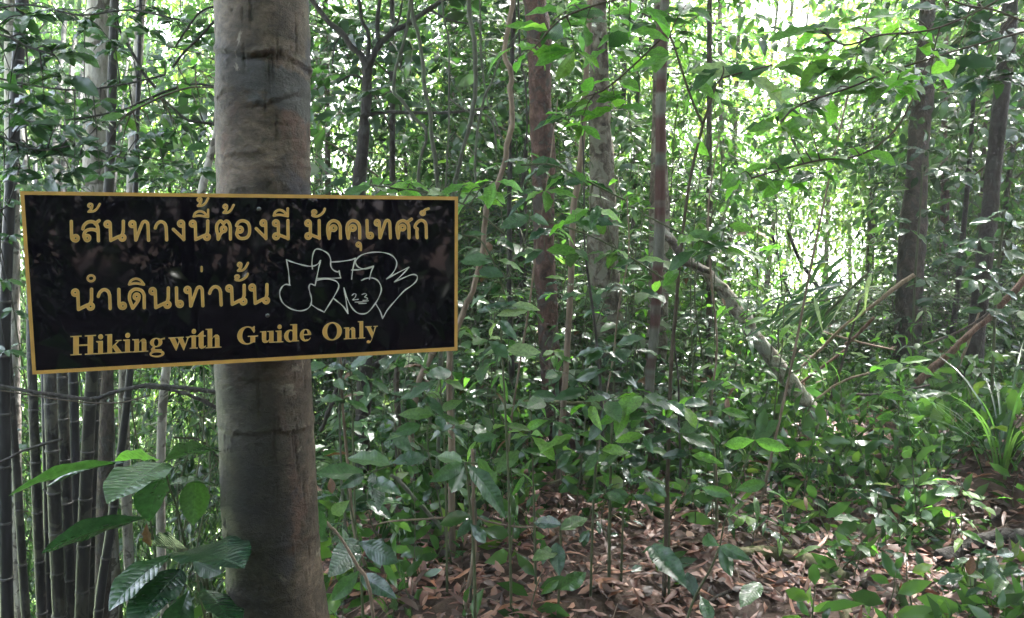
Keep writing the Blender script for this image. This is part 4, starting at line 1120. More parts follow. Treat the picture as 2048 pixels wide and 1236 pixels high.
liana('slanting dark branch low behind the bamboo leaves', [(0, 925, 5), (40, 905, 5), (80, 890, 6), (125, 878, 5)], 3.4, 'bark_dark', cat='branch', name='hanging_branch')

# ---- leaning and fallen wood at the right
liana('pale mottled log leaning down through the clearing', [(1310, 440, 15), (1336, 474, 17), (1379, 525, 20), (1425, 556, 24), (1460, 603, 27), (1499, 658, 29), (1542, 716, 30), (1592, 782, 32), (1640, 845, 32)], 5.3, 'log_pale', cat='log', name='leaning_log', ground=True, seg=14, rough=.12)
liana('dark crooked limb holding up the pale leaning log', [(1326, 470, 12), (1350, 490, 14), (1362, 520, 14), (1385, 530, 12), (1420, 545, 8)], 5.2, 'bark_brown', cat='branch', name='broken_branch', seg=10, rough=.15)
liana('long tan cane slanting up to the creeper-clad trunk', [(1590, 745, 5), (1640, 700, 6), (1690, 650, 6), (1745, 612, 7), (1790, 575, 9), (1828, 550, 10)], 5.2, 'dry', cat='cane', name='broken_cane', seg=8)
liana('short brown cane under the long tan one', [(1690, 690, 6), (1715, 668, 7), (1749, 634, 7)], 5.1, 'rotten', cat='cane', name='broken_cane')
liana('thick rust-brown pole lying against the right trunks', [(1834, 766, 15), (1860, 742, 15), (1895, 712, 14), (1940, 668, 12), (1985, 628, 12), (2048, 560, 13), (2090, 510, 13)], 4.9, 'rotten', cat='log', name='leaning_pole', seg=12, rough=.08)
liana('thin dead cane low in the undergrowth by the pole', [(1630, 800, 5), (1680, 765, 5), (1740, 745, 5)], 4.9, 'dry', cat='cane', name='broken_cane')
liana('dead twig leaning right of the pale log', [(1575, 460, 6), (1600, 520, 7), (1625, 560, 8), (1660, 620, 8), (1672, 680, 8)], 9.0, 'bark_dark', cat='twig', name='dead_twig', ground=False)
liana('second dead stem leaning in the clearing', [(1545, 470, 5), (1560, 530, 6), (1580, 590, 6), (1600, 640, 6)], 9.4, 'bark_dark', cat='twig', name='dead_twig')


def ground_log(label, pts, r0, mat, name='fallen_log', cat='log', lift=.6):
    """pts: photo points on the ground; the log lies on the terrain"""
    out = []
    for px, py in pts:
        r_ = ray(px, py); t = np.linspace(1.5, 14, 1200)
        p = CAM + r_[None] * t[:, None]
        h = height(p[:, 0], p[:, 1]); k = int(np.argmax(p[:, 2] < h + r0 * lift)); out.append([p[k, 0], p[k, 1], h[k] + r0 * lift])
    p = smooth_path(out, 10)
    mb = MB(); tube(mb, p, r0 * (1 + .12 * np.sin(np.arange(len(p)) * .6)) * np.linspace(.85, 1.05, len(p)), 14, 0, .16)
    return tag(mb.build(name, M[mat], origin=tuple(p[0])), label, cat)


ground_log('mossy grey log lying across the leaf litter', [(1440, 1108), (1500, 1106), (1570, 1112), (1640, 1132), (1690, 1162)], .035, 'moss')
ground_log('pale split branch pointing out of the litter', [(1640, 1140), (1668, 1180), (1692, 1225), (1702, 1262)], .024, 'moss')
ground_log('long brown root beside the pale split branch', [(1660, 1130), (1740, 1175), (1800, 1210), (1860, 1250)], .022, 'bark_brown', 'root', 'root')
ground_log('dark buttress root under the right-hand bank', [(1880, 1120), (1930, 1100), (1990, 1080), (2060, 1075)], .04, 'bark_dark', 'root', 'root')
ground_log('thin stick lying on litter near the banded sapling', [(1250, 1140), (1330, 1100), (1400, 1085)], .009, 'liana_brown', 'stick', 'stick', 1)
ground_log('short stick half buried in red-brown litter', [(1080, 1190), (1140, 1172), (1190, 1180)], .010, 'bark_brown', 'stick', 'stick', 1)
ground_log('crooked stick in front of the mossy log', [(1400, 1215), (1470, 1180), (1540, 1190)], .010, 'bark_brown', 'stick', 'stick', 1)
ground_log('pale bent stick behind the mossy log', [(1480, 1010), (1560, 1000), (1640, 1018)], .010, 'dry', 'stick', 'stick', 1)

for k, (lab, a, b, w, mt) in enumerate((
        ('thin grey pole leaning left behind the tan cane', (1660, 800), (1720, 600), 5, 'bark_brown'), ('straight dead cane crossing the tan cane', (1600, 650), (1790, 700), 4, 'dry'),
        ('slanting dead stick above the rust-brown pole', (1850, 690), (2010, 600), 5, 'bark_brown'), ('low grey pole left of the rust-brown pole', (1700, 790), (1860, 770), 6, 'bark_brown'),
        ('dry cane leaning on the dark grey trunk', (1880, 800), (1960, 620), 5, 'dry'), ('thin brown pole under the bamboo leaves', (1560, 800), (1690, 700), 6, 'rotten'),
        ('bent grey branch at the upper right of the clearing', (1660, 200), (1680, 262), 4, 'bark_pale'))):
    m_ = ((a[0] + b[0]) / 2 + rnd.gauss(0, 8), (a[1] + b[1]) / 2 + rnd.gauss(0, 8))
    liana(lab, [(*a, w), (*m_, w), (*b, w * .8)], 5.0 + rnd.random() * .6, mt, cat='pole', name='dead_pole', rough=.12)

# ------------------------------------------------------------ single leaves as parts of near plants
def leaf_hi(W, droop, fold, wav=0.0, nseg=8, tipk=1.0, shape='ell', twist=0.0):
    """leaf along +Y, unit length, petiole stub included"""
    ys = np.linspace(0, 1, nseg + 1); v = []
    for y in ys:
        if shape == 'ell': w = math.sin(math.pi * min(1, y ** .85)) ** .8 * (1 if y < .8 else 1 - (y - .8) * 1.2)
        elif shape == 'obo': w = math.sin(math.pi * y ** 1.35) ** .85
        else: w = math.sin(math.pi * y ** .6) ** .7
        w = max(w, .012) * W / 2
        z = -droop * y * y
        yy = y - .18 * droop * y * y
        for k, u in enumerate((-1, -.5, 0, .5, 1)):
            a = twist * y
            zz_ = abs(u) * fold * w * 2 - (u * u) * fold * w * .9 + wav * W * math.sin(y * 19 + (2 if u < 0 else 0)) * abs(u) ** 2 * w / W * 2
            v.append([u * w * math.cos(a) - zz_ * math.sin(a), yy, z + zz_ * math.cos(a) + u * w * math.sin(a)])
    t = []
    for i in range(nseg):
        for k in range(4):
            a = i * 5 + k; t += [(a, a + 1, a + 6), (a, a + 6, a + 5)]
    mb = MB(); mb.add(np.array(v), t); return mb


LEAF = {}
for mk in ('leaf_glossy', 'leaf_green', 'leaf_bright', 'leaf_pale', 'leaf_dead', 'leaf_dark'):
    LEAF[mk] = [leaf_hi(W, dr, fo, wv, 7 if mk != 'leaf_glossy' else 9, shape=sh, twist=tw).mesh('leaf', M[mk], True)
                for W, dr, fo, wv, sh, tw in ((.36, .12, .35, .10, 'ell', .2), (.42, .22, .25, .12, 'obo', -.2), (.30, .30, .30, .15, 'ell', -.35), (.46, .08, .2, .08, 'ell', .1), (.38, .35, .3, .10, 'obo', .3), (.22, .45, .3, .06, 'ell', .3), (.58, .25, .2, .05, 'ell', -.1))]
LEAF['bamboo'] = [leaf_hi(W, dr, .3, 0, 5, shape='lan', twist=tw).mesh('leaf', M[m_], True) for W, dr, tw, m_ in ((.10, .25, .3, 'leaf_green'), (.12, .5, -.4, 'leaf_pale'), (.08, .12, .5, 'leaf_green'), (.10, .3, .9, 'leaf_glossy'), (.09, .2, -.8, 'leaf_pale'))]
LEAF['broad'] = [leaf_hi(.55, .10, .18, .04, 14).mesh('leaf', M['leaf_glossy'], True), leaf_hi(.5, .30, .25, .05, 14, shape='obo').mesh('leaf', M['leaf_glossy'], True)]
LEAF['broad_green'] = [leaf_hi(.60, .08, .15, .06, 10).mesh('leaf', M['leaf_green'], True)]
for i_k, W in enumerate((.2, .3)): LEAF['long'] = LEAF.get('long', []) + [leaf_hi(W, .25, .3, .05, 14, shape='obo').mesh('leaf', M['leaf_glossy' if i_k else 'leaf_green'], True)]


def put_leaf(root, base, d, up, L, kind, roll=0.0, name='leaf', label=None, which=None):
    base = np.asarray(base, float)
    B = rot_basis(np.asarray(d, float), np.asarray(up, float), roll) * L
    me = LEAF[kind][which if which is not None and which < len(LEAF[kind]) else rnd.randrange(min(5, len(LEAF[kind])))]
    o = bpy.data.objects.new(name, me); C.objects.link(o); o.parent = root
    q = base - np.array(root.location)
    o.matrix_basis = Matrix([[*B[0], q[0]], [*B[1], q[1]], [*B[2], q[2]], [0, 0, 0, 1]])
    if label: o['label'] = label
    return o


def stem_mesh(root, paths, mat='green_stem', seg=5):
    mb = MB()
    for p, r0, r1 in paths:
        p = np.asarray(p, float); tube(mb, p, np.linspace(r0, r1, len(p)), seg, 0, .05)
    return mb.build('stem', M[mat], root)


def grow(loc, h, nleaf, L, kinds, label, group, lean=.12, twigs=4, name='sapling', cat='sapling', mat='green_stem', top_bias=.3, r=.006, drop=.35):
    """a small understory plant: crooked stem, side twigs, alternate leaves that are parts of it"""
    loc = np.array([loc[0], loc[1], hz(loc[0], loc[1]) - .02])
    root = thing(name, label, cat, loc, group)
    shapes = rnd.choice([(0, 3), (1, 4), (2,), (5,), (0, 1, 3), (5, 2), (6,)]); drop = rnd.uniform(.15, .95)
    a = rnd.uniform(0, 6.28); ln = np.array([math.cos(a), math.sin(a), 0]) * h * lean
    pts = [loc + ln * s ** 1.5 + np.array([rnd.gauss(0, .03) * h * (s > 0), rnd.gauss(0, .03) * h * (s > 0), h * s]) for s in np.linspace(0, 1, 5)]
    main = smooth_path(pts, 4)
    paths = [(main, r, r * .45)]
    tw = [(main, top_bias, 1.0)]
    for k in range(twigs):
        s = top_bias + (1 - top_bias) * (k + rnd.random() * .7) / max(1, twigs) * .9
        o = main[int(s * (len(main) - 1))]
        a += 2.4 + rnd.gauss(0, .4); ll = rnd.uniform(.18, .42) * (.5 + .35 * h) * (1.15 - .5 * s)
        e = o + np.array([math.cos(a) * ll, math.sin(a) * ll, ll * rnd.uniform(-.05, .45)])
        q = smooth_path([o, (o + e) / 2 + [0, 0, ll * .12], e], 3)
        paths.append((q, r * .45, r * .22)); tw.append((q, .25, 1.0))
    stem_mesh(root, paths, mat)
    per = max(2, nleaf // len(tw))
    for q, s0, s1 in tw:
        fwd = q[-1] - q[0]; fwd = fwd / (np.linalg.norm(fwd) + 1e-9)
        for i in range(per):
            s = s0 + (s1 - s0) * (i + .5) / per
            b = q[min(len(q) - 1, int(s * (len(q) - 1) + .5))]
            if abs(fwd[2]) > .75:
                az = i * 2.4 + a; d = np.array([math.cos(az), math.sin(az), rnd.uniform(-.4, .25)])
            else:
                sd_ = 1 if i % 2 else -1; side = np.cross(fwd, [0, 0, 1])
                k_ = .9 if i < per - 1 else .15
                d = fwd * (.5 + .4 * s) + side * sd_ * k_ + np.array([0, 0, rnd.uniform(-drop, .12)])
            up = np.array([rnd.gauss(0, .35), rnd.gauss(-.25, .35), 1])
            put_leaf(root, b, d, up, L * rnd.uniform(.6, 1.25), ('leaf_dead' if rnd.random() < .03 else 'leaf_pale' if rnd.random() < .02 else rnd.choice(kinds)), which=rnd.choice(shapes))
    return root


def hero_leaf(root, b, t, wpx, d0, d1, kind, lit='top', which=None, label=None):
    """leaf traced base->tip; apparent width sets how far it is tilted"""
    p0, p1 = P(b[0], b[1], d0), P(t[0], t[1], d1)
    D = p1 - p0; L = np.linalg.norm(D); D = D / L
    view = (p0 + p1) / 2 - CAM; view /= np.linalg.norm(view)
    Nf = -view + D * (D @ view); Nf /= np.linalg.norm(Nf)
    app = wpx / F * (d0 + d1) / 2 / L
    mesh_w = max(v.co.x for v in LEAF[kind][which or 0].vertices) * 2 if which is not None else .4
    c = min(1, app / mesh_w); ang = math.acos(c)
    side = np.cross(D, Nf)
    n1, n2 = Nf * math.cos(ang) + side * math.sin(ang), Nf * math.cos(ang) - side * math.sin(ang)
    nn = n1 if n1[2] > n2[2] else n2
    if lit == 'under': nn = -(n1 if n1[2] < n2[2] else n2)
    return put_leaf(root, p0, D, nn, L, kind, which=which, label=label)


def traced_plant(label, stems, leaves, name='sapling', cat='sapling', mat='green_stem', ground=True, group=None):
    """stems: [(points(px,py,w), depth)]; leaves: hero leaf tuples"""
    ps = []
    for k, (pts, d) in enumerate(stems):
        q = traced([(a, b, w) for a, b, w in pts], d, to_ground=(ground and k == 0), n=5)
        ps.append(q)
    root = thing(name, label, cat, ps[0][0, :3], group)
    mb = MB()
    for q in ps: tube(mb, q[:, :3], q[:, 3], 7, 0, .06)
    mb.build('stem', M[mat], root)
    for lf in leaves: hero_leaf(root, *lf)
    return root


def bunch(root, px, py, d, n, Lpx, kind, flat=.6, az0=None, droop=.15, under=False):
    """n leaves round a twig tip seen at (px, py)"""
    o = P(px, py, d); L = Lpx / F * d
    a0 = rnd.uniform(0, 6.28) if az0 is None else az0
    for i in range(n):
        a = a0 + i * 6.28 / n + rnd.gauss(0, .35)
        dd = np.array([math.cos(a), math.sin(a) * .75, rnd.gauss(-droop, .22)])
        up = np.array([rnd.gauss(0, .45), rnd.gauss(-.65, .4), .85])
        put_leaf(root, o + dd * L * .06, dd, up, L * rnd.uniform(.75, 1.2), kind if isinstance(kind, str) else rnd.choice(kind))


# ---- the big-leaved plant at the lower left
traced_plant('large-leaved dark plant below the sign, left of the signed tree',
             [([(330, 928, 4), (338, 970, 4), (355, 1020, 4.5), (367, 1079, 5), (378, 1112, 5), (409, 1170, 6), (421, 1236, 7)], 1.62)],
             [((326, 925), (444, 862), 42, 1.62, 1.60, 'broad', 'under', 1), ((326, 926), (212, 988), 58, 1.62, 1.42, 'broad', 'top', 0, 'glossy bluish leaf'),
              ((250, 925), (-6, 940), 26, 1.64, 1.46, 'long', 'under', 0, 'long bright green leaf'), ((258, 925), (66, 940), 18, 1.62, 1.60, 'long', 'top', 1), ((392, 956), (386, 1052), 70, 1.70, 1.68, 'broad_green', 'under', 0, 'round backlit leaf'),
              ((318, 920), (236, 908), 16, 1.64, 1.72, 'leaf_bright', 'under', 0), ((334, 972), (441, 942), 20, 1.62, 1.72, 'broad', 'top', 1),
              ((300, 1035), (72, 1066), 38, 1.6, 1.5, 'long', 'under', 1, 'long drooping dark leaf'), ((367, 1104), (486, 1108), 46, 1.6, 1.42, 'broad', 'top', 0, 'glossy leaf overlapping the trunk'),
              ((346, 1108), (206, 1182), 44, 1.62, 1.48, 'broad', 'top', 1), ((362, 1138), (252, 1250), 72, 1.62, 1.46, 'broad', 'top', 0), ((386, 1122), (446, 1150), 44, 1.62, 1.6, 'broad', 'under', 0),
              ((372, 1096), (312, 1080), 28, 1.62, 1.7, 'broad', 'under', 0), ((378, 1180), (330, 1290), 60, 1.62, 1.5, 'broad', 'top', 1), ((412, 1180), (480, 1250), 50, 1.66, 1.55, 'broad', 'top', 0),
              ((335, 935), (280, 1010), 46, 1.66, 1.74, 'broad', 'under', 1), ((293, 1046), (294, 1098), 18, 1.58, 1.58, 'leaf_dead', 'top', 1, 'dead black leaf hanging')])
# ---- plants with traced ribbed leaves
traced_plant('ribbed dark-leaved plant right beside the signed tree',
             [([(690, 952, 4), (700, 1010, 4), (716, 1090, 5), (722, 1160, 5), (726, 1236, 6)], 3.0), ([(690, 952, 3), (728, 950, 3), (782, 930, 3)], 3.0)],
             [((745, 945), (760, 1022), 32, 3, 2.9, 'leaf_glossy', 'top', 3), ((728, 950), (682, 975), 30, 3, 2.9, 'leaf_glossy', 'top', 0), ((728, 948), (630, 940), 30, 3, 2.95, 'leaf_green', 'top', 3),
              ((780, 930), (690, 905), 28, 3, 3.1, 'leaf_green', 'top', 0), ((780, 928), (850, 905), 26, 3, 3.0, 'leaf_glossy', 'top', 1), ((700, 1000), (655, 1035), 28, 3, 2.9, 'leaf_green', 'under', 1),
              ((740, 960), (800, 985), 28, 3, 2.9, 'leaf_glossy', 'top', 0), ((716, 1080), (660, 1150), 60, 2.9, 2.7, 'leaf_glossy', 'top', 3), ((716, 1082), (790, 1120), 44, 2.9, 2.8, 'leaf_glossy', 'top', 1),
              ((720, 1140), (665, 1200), 44, 2.9, 2.8, 'leaf_green', 'top', 1), ((722, 1150), (790, 1195), 40, 2.9, 2.8, 'leaf_glossy', 'top', 0), ((640, 1020), (640, 1080), 36, 2.3, 2.3, 'leaf_green', 'under', 3)])
traced_plant('tall sapling with long drooping ribbed leaves in mid undergrowth',
             [([(930, 925, 5), (938, 990, 5), (946, 1080, 6), (950, 1180, 7), (950, 1236, 7)], 2.8), ([(930, 925, 3), (960, 925, 3), (985, 915, 2)], 2.8)],
             [((935, 930), (1025, 1020), 36, 2.8, 2.7, 'leaf_glossy', 'top', 2, 'long drooping ribbed leaf'), ((925, 928), (862, 962), 30, 2.8, 2.7, 'leaf_green', 'top', 0), ((928, 932), (900, 990), 40, 2.8, 2.7, 'leaf_dark', 'under', 3),
              ((955, 915), (1015, 1010), 28, 2.8, 2.8, 'leaf_green', 'under', 2), ((940, 1030), (872, 1048), 28, 2.8, 2.7, 'leaf_dark', 'under', 0), ((944, 1040), (914, 1075), 24, 2.8, 2.8, 'leaf_glossy', 'under', 3),
              ((925, 925), (870, 905), 24, 2.8, 2.9, 'leaf_green', 'top', 0), ((945, 880), (1000, 870), 18, 2.8, 2.8, 'leaf_green', 'top', 0), ((940, 1045), (975, 1090), 30, 2.8, 2.75, 'leaf_dark', 'under', 1)])
traced_plant('sapling with scalloped glossy leaves over the litter',
             [([(1120, 1040, 4), (1122, 1100, 5), (1118, 1180, 5), (1116, 1236, 6)], 3.0)],
             [((1112, 1085), (1118, 1150), 48, 3.0, 2.9, 'leaf_glossy', 'top', 3), ((1120, 1060), (1180, 1030), 26, 3, 3.1, 'leaf_green', 'top', 0), ((1122, 1100), (1070, 1110), 26, 3, 2.9, 'leaf_green', 'top', 1),
              ((1122, 1050), (1062, 1040), 24, 3, 3.1, 'leaf_glossy', 'top', 0), ((1120, 1180), (1162, 1150), 34, 3, 2.9, 'leaf_glossy', 'top', 1), ((1118, 1160), (1080, 1190), 24, 3, 3.0, 'leaf_green', 'top', 0)])
traced_plant('dark sapling with big tilted leaf above the mossy log',
             [([(1440, 1092, 4), (1420, 1140, 4.5), (1392, 1190, 5), (1372, 1250, 6)], 2.7), ([(1440, 1092, 3), (1450, 1040, 3), (1470, 980, 2), (1510, 880, 2)], 2.75)],
             [((1302, 1092), (1370, 1165), 44, 2.6, 2.4, 'leaf_glossy', 'top', 0, 'big ribbed leaf'), ((1520, 1165), (1480, 1210), 34, 2.6, 2.5, 'leaf_glossy', 'top', 3), ((1400, 1190), (1425, 1240), 26, 2.6, 2.5, 'leaf_glossy', 'top', 1),
              ((1440, 1092), (1395, 1070), 28, 2.7, 2.8, 'leaf_green', 'top', 1), ((1442, 1090), (1465, 1160), 34, 2.7, 2.6, 'leaf_dark', 'under', 0), ((1440, 1092), (1500, 1120), 26, 2.7, 2.6, 'leaf_green', 'top', 0),
              ((1510, 880), (1580, 900), 30, 2.75, 2.7, 'leaf_bright', 'under', 0), ((1510, 878), (1555, 840), 30, 2.75, 2.8, 'leaf_green', 'under', 3), ((1510, 880), (1450, 890), 30, 2.75, 2.8, 'leaf_bright', 'under', 1), ((1470, 980), (1530, 965), 28, 2.75, 2.7, 'leaf_green', 'top', 1),
              ((1462, 990), (1400, 975), 24, 2.75, 2.8, 'leaf_green', 'top', 0), ((1520, 865), (1530, 815), 34, 2.75, 2.75, 'leaf_dark', 'under', 3)])
# ---- the crooked forked sapling with its bright leaves
r_ = traced_plant('x',
                  [([(1406, 249, 6), (1384, 339, 6), (1371, 420, 6.5), (1358, 540, 7), (1350, 640, 7.5), (1343, 720, 8), (1338, 860, 8)], 3.1),
                   ([(1406, 245, 5), (1402, 242, 5), (1379, 187, 5), (1355, 113, 4.5), (1338, 70, 4), (1301, 35, 3), (1273, 23, 3)], 3.1), ([(1406, 249, 5), (1425, 191, 5), (1440, 160, 4), (1480, 146, 3.5), (1545, 130, 3)], 3.1),
                   ([(1438, 165, 4), (1447, 145, 3), (1446, 132, 3)], 3.1), ([(1338, 75, 3), (1352, 40, 3), (1372, 10, 2)], 3.1)], [], mat='twig')
r_['label'] = 'crooked dark stem forking near the top, with bright leaves'
for px, py, n_, L, k in ((1273, 23, 4, 80, 'leaf_bright'), (1310, 45, 3, 80, 'leaf_green'), (1345, 110, 4, 75, 'leaf_bright'), (1372, 12, 4, 75, 'leaf_green'), (1395, 172, 3, 90, 'leaf_bright'), (1446, 134, 4, 75, 'leaf_green'),
                          (1545, 132, 4, 80, 'leaf_green'), (1490, 150, 2, 100, 'leaf_pale'), (1384, 275, 2, 70, 'leaf_bright'), (1360, 540, 2, 70, 'leaf_bright')):
    bunch(r_, px, py, 3.1, n_, L, k, under=True)
# ---- leafy boughs reaching in at the top
def bough(label, path, d, nodes, kinds, L, mat='twig', nl=(3, 5), w=4):
    q = traced([(a, b, w) for a, b in path], d, to_ground=False, n=5)[::-1]
    root = thing('leafy_bough', label, 'bough', q[-1, :3] if q[-1, 2] > q[0, 2] else q[0, :3])
    mb = MB(); tube(mb, q[:, :3], q[:, 3], 6, 0, .05)
    for (px, py) in nodes:
        o = P(px, py, d); k = int(np.argmin(np.linalg.norm(q[:, :3] - o, axis=1))); s = q[max(0, k - 1), :3]
        tube(mb, smooth_path([s, (s + o) / 2 + [0, 0, .02], o], 3), np.linspace(.003, .0012, 7), 5)
    mb.build('stem', M[mat], root)
    for (px, py) in nodes: bunch(root, px, py, d, rnd.randint(*nl), L, kinds)
    return root


bough('bright leafy bough over the reddish trunk at the top', [(1340, -60), (1262, -10), (1190, 10), (1120, 40), (1070, 95)], 2.7,
      [(1062, 100), (1030, 92), (1098, 62), (1130, 22), (1170, 48), (1215, 30), (1258, 62), (1218, 95), (1150, 100), (1290, 20)], ['leaf_bright', 'leaf_bright', 'leaf_green'], 74)
bough('side bough with yellow-green leaves beside the thin brown trunk', [(1330, 70), (1268, 130), (1215, 175), (1185, 190)], 2.9,
      [(1185, 182), (1188, 205), (1135, 232), (1240, 160), (1275, 112), (1160, 250), (1230, 215)], ['leaf_bright', 'leaf_bright', 'leaf_green'], 66)
bough('broad translucent leafy bough in front of the bright sky gap', [(2060, -40), (1960, 20), (1860, 60), (1760, 70), (1690, 90), (1640, 60)], 2.5,
      [(1640, 55), (1690, 62), (1730, 95), (1700, 130), (1780, 70), (1800, 40), (1660, 110), (1760, 130), (1835, 95), (1860, 150), (1620, 120)], ['leaf_bright', 'leaf_green', 'leaf_bright'], 88)
bough('lower translucent leafy bough hanging before the clearing', [(2060, 60), (1950, 90), (1850, 120), (1760, 150), (1700, 175), (1600, 210), (1560, 245)], 2.7,
      [(1700, 170), (1660, 195), (1595, 212), (1560, 250), (1740, 165), (1790, 175), (1830, 135), (1620, 245), (1840, 160), (1730, 150)], ['leaf_green', 'leaf_bright'], 72)
bough('drooping bough with toothed leaves in the bright middle', [(1840, 170), (1790, 260), (1720, 310), (1640, 320), (1560, 340), (1490, 360)], 3.0,
      [(1500, 352), (1540, 330), (1570, 360), (1600, 310), (1655, 318), (1690, 300), (1630, 345), (1480, 350), (1580, 275), (1730, 300), (1550, 230), (1590, 180)], ['leaf_bright', 'leaf_green', 'leaf_bright'], 62)
bough('shaded leafy bough at the upper right corner', [(2090, 60), (2040, 40), (1990, 20), (1930, 10), (1880, -10)], 3.2,
      [(1890, 20), (1930, 40), (1965, 60), (1985, 110), (1925, 90), (2010, 60), (2035, 110), (2025, 150), (1950, 20), (1995, 160), (2042, 30), (1910, 120), (1960, 150)], ['leaf_dark', 'leaf_glossy'], 66, nl=(4, 6))
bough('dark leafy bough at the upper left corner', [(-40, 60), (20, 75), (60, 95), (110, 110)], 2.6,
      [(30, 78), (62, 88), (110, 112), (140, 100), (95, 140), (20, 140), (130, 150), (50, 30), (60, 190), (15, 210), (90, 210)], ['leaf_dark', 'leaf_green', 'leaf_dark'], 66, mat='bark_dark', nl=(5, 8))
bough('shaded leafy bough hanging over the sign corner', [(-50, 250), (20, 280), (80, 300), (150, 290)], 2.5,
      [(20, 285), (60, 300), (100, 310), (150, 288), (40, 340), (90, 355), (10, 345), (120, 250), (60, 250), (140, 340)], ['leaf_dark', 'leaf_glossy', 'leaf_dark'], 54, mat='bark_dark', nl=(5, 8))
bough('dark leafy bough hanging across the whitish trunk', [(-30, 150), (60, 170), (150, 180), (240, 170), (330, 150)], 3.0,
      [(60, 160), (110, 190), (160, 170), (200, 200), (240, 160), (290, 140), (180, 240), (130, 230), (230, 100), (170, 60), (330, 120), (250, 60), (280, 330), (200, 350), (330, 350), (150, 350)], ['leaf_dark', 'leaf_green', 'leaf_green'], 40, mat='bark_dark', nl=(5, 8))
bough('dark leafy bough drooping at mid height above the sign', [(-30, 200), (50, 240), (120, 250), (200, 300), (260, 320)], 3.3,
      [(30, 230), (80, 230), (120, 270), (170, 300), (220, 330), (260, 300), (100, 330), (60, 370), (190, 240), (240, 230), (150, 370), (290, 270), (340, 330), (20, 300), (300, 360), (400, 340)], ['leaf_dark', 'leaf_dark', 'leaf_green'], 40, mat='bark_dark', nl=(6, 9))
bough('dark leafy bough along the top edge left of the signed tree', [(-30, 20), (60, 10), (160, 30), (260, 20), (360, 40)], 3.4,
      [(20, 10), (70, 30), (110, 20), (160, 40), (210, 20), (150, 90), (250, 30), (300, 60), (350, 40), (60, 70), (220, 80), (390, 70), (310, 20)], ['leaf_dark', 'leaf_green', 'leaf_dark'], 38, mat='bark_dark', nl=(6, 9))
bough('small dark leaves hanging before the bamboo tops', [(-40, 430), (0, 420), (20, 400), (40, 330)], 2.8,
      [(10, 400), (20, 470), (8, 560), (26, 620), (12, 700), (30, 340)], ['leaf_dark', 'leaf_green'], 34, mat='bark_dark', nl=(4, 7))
bough('leafy twigs with heart-shaped leaves left of the signed tree', [(440, 176), (380, 175), (320, 195), (250, 230)], 2.6,
      [(300, 210), (325, 232), (250, 230), (275, 265), (350, 165), (215, 290), (240, 310), (350, 262), (310, 270), (390, 130), (400, 210), (370, 300)], ['leaf_green', 'leaf_glossy', 'leaf_bright', 'leaf_green'], 42, nl=(2, 4))
bough('fine leafy sprig above the right half of the sign', [(1010, 470), (950, 420), (890, 395), (830, 380), (740, 370)], 2.4,
      [(745, 372), (790, 366), (830, 378), (890, 382), (935, 370), (965, 375), (990, 362), (950, 395), (800, 382)], ['leaf_bright', 'leaf_green', 'leaf_bright'], 62, mat='green_stem', nl=(2, 4))
bough('glossy leafy sprig touching the right edge of the sign', [(1010, 590), (990, 530), (960, 480), (925, 470)], 2.5,
      [(925, 472), (955, 540), (990, 520), (1000, 560), (975, 590)], ['leaf_glossy', 'leaf_green'], 58, mat='green_stem', nl=(2, 3))
bough('glossy sprig with pale shining leaves by the reddish trunk', [(1250, 400), (1170, 360), (1105, 330), (1040, 330)], 3.0,
      [(1100, 330), (1060, 322), (1130, 350), (1178, 362), (1200, 410), (1180, 420), (1150, 440), (1090, 380)], ['leaf_glossy', 'leaf_glossy', 'leaf_green', 'leaf_bright'], 66, mat='green_stem', nl=(2, 4))
bough('leafy branch with dark leaves across the speckled trunk', [(1330, 560), (1270, 520), (1200, 480), (1120, 450), (1060, 440)], 3.3,
      [(1060, 432), (1110, 455), (1180, 440), (1200, 440), (1235, 500), (1270, 520), (1150, 500), (1320, 560), (1090, 500)], ['leaf_glossy', 'leaf_green', 'leaf_bright'], 58, mat='green_stem', nl=(2, 4))
bough('twigs with yellow-green leaves in front of the pale log', [(1290, 430), (1370, 470), (1430, 490), (1470, 500)], 3.0,
      [(1370, 468), (1410, 480), (1440, 500), (1398, 500), (1455, 450)], ['leaf_bright', 'leaf_green'], 60, mat='green_stem', nl=(3, 4))
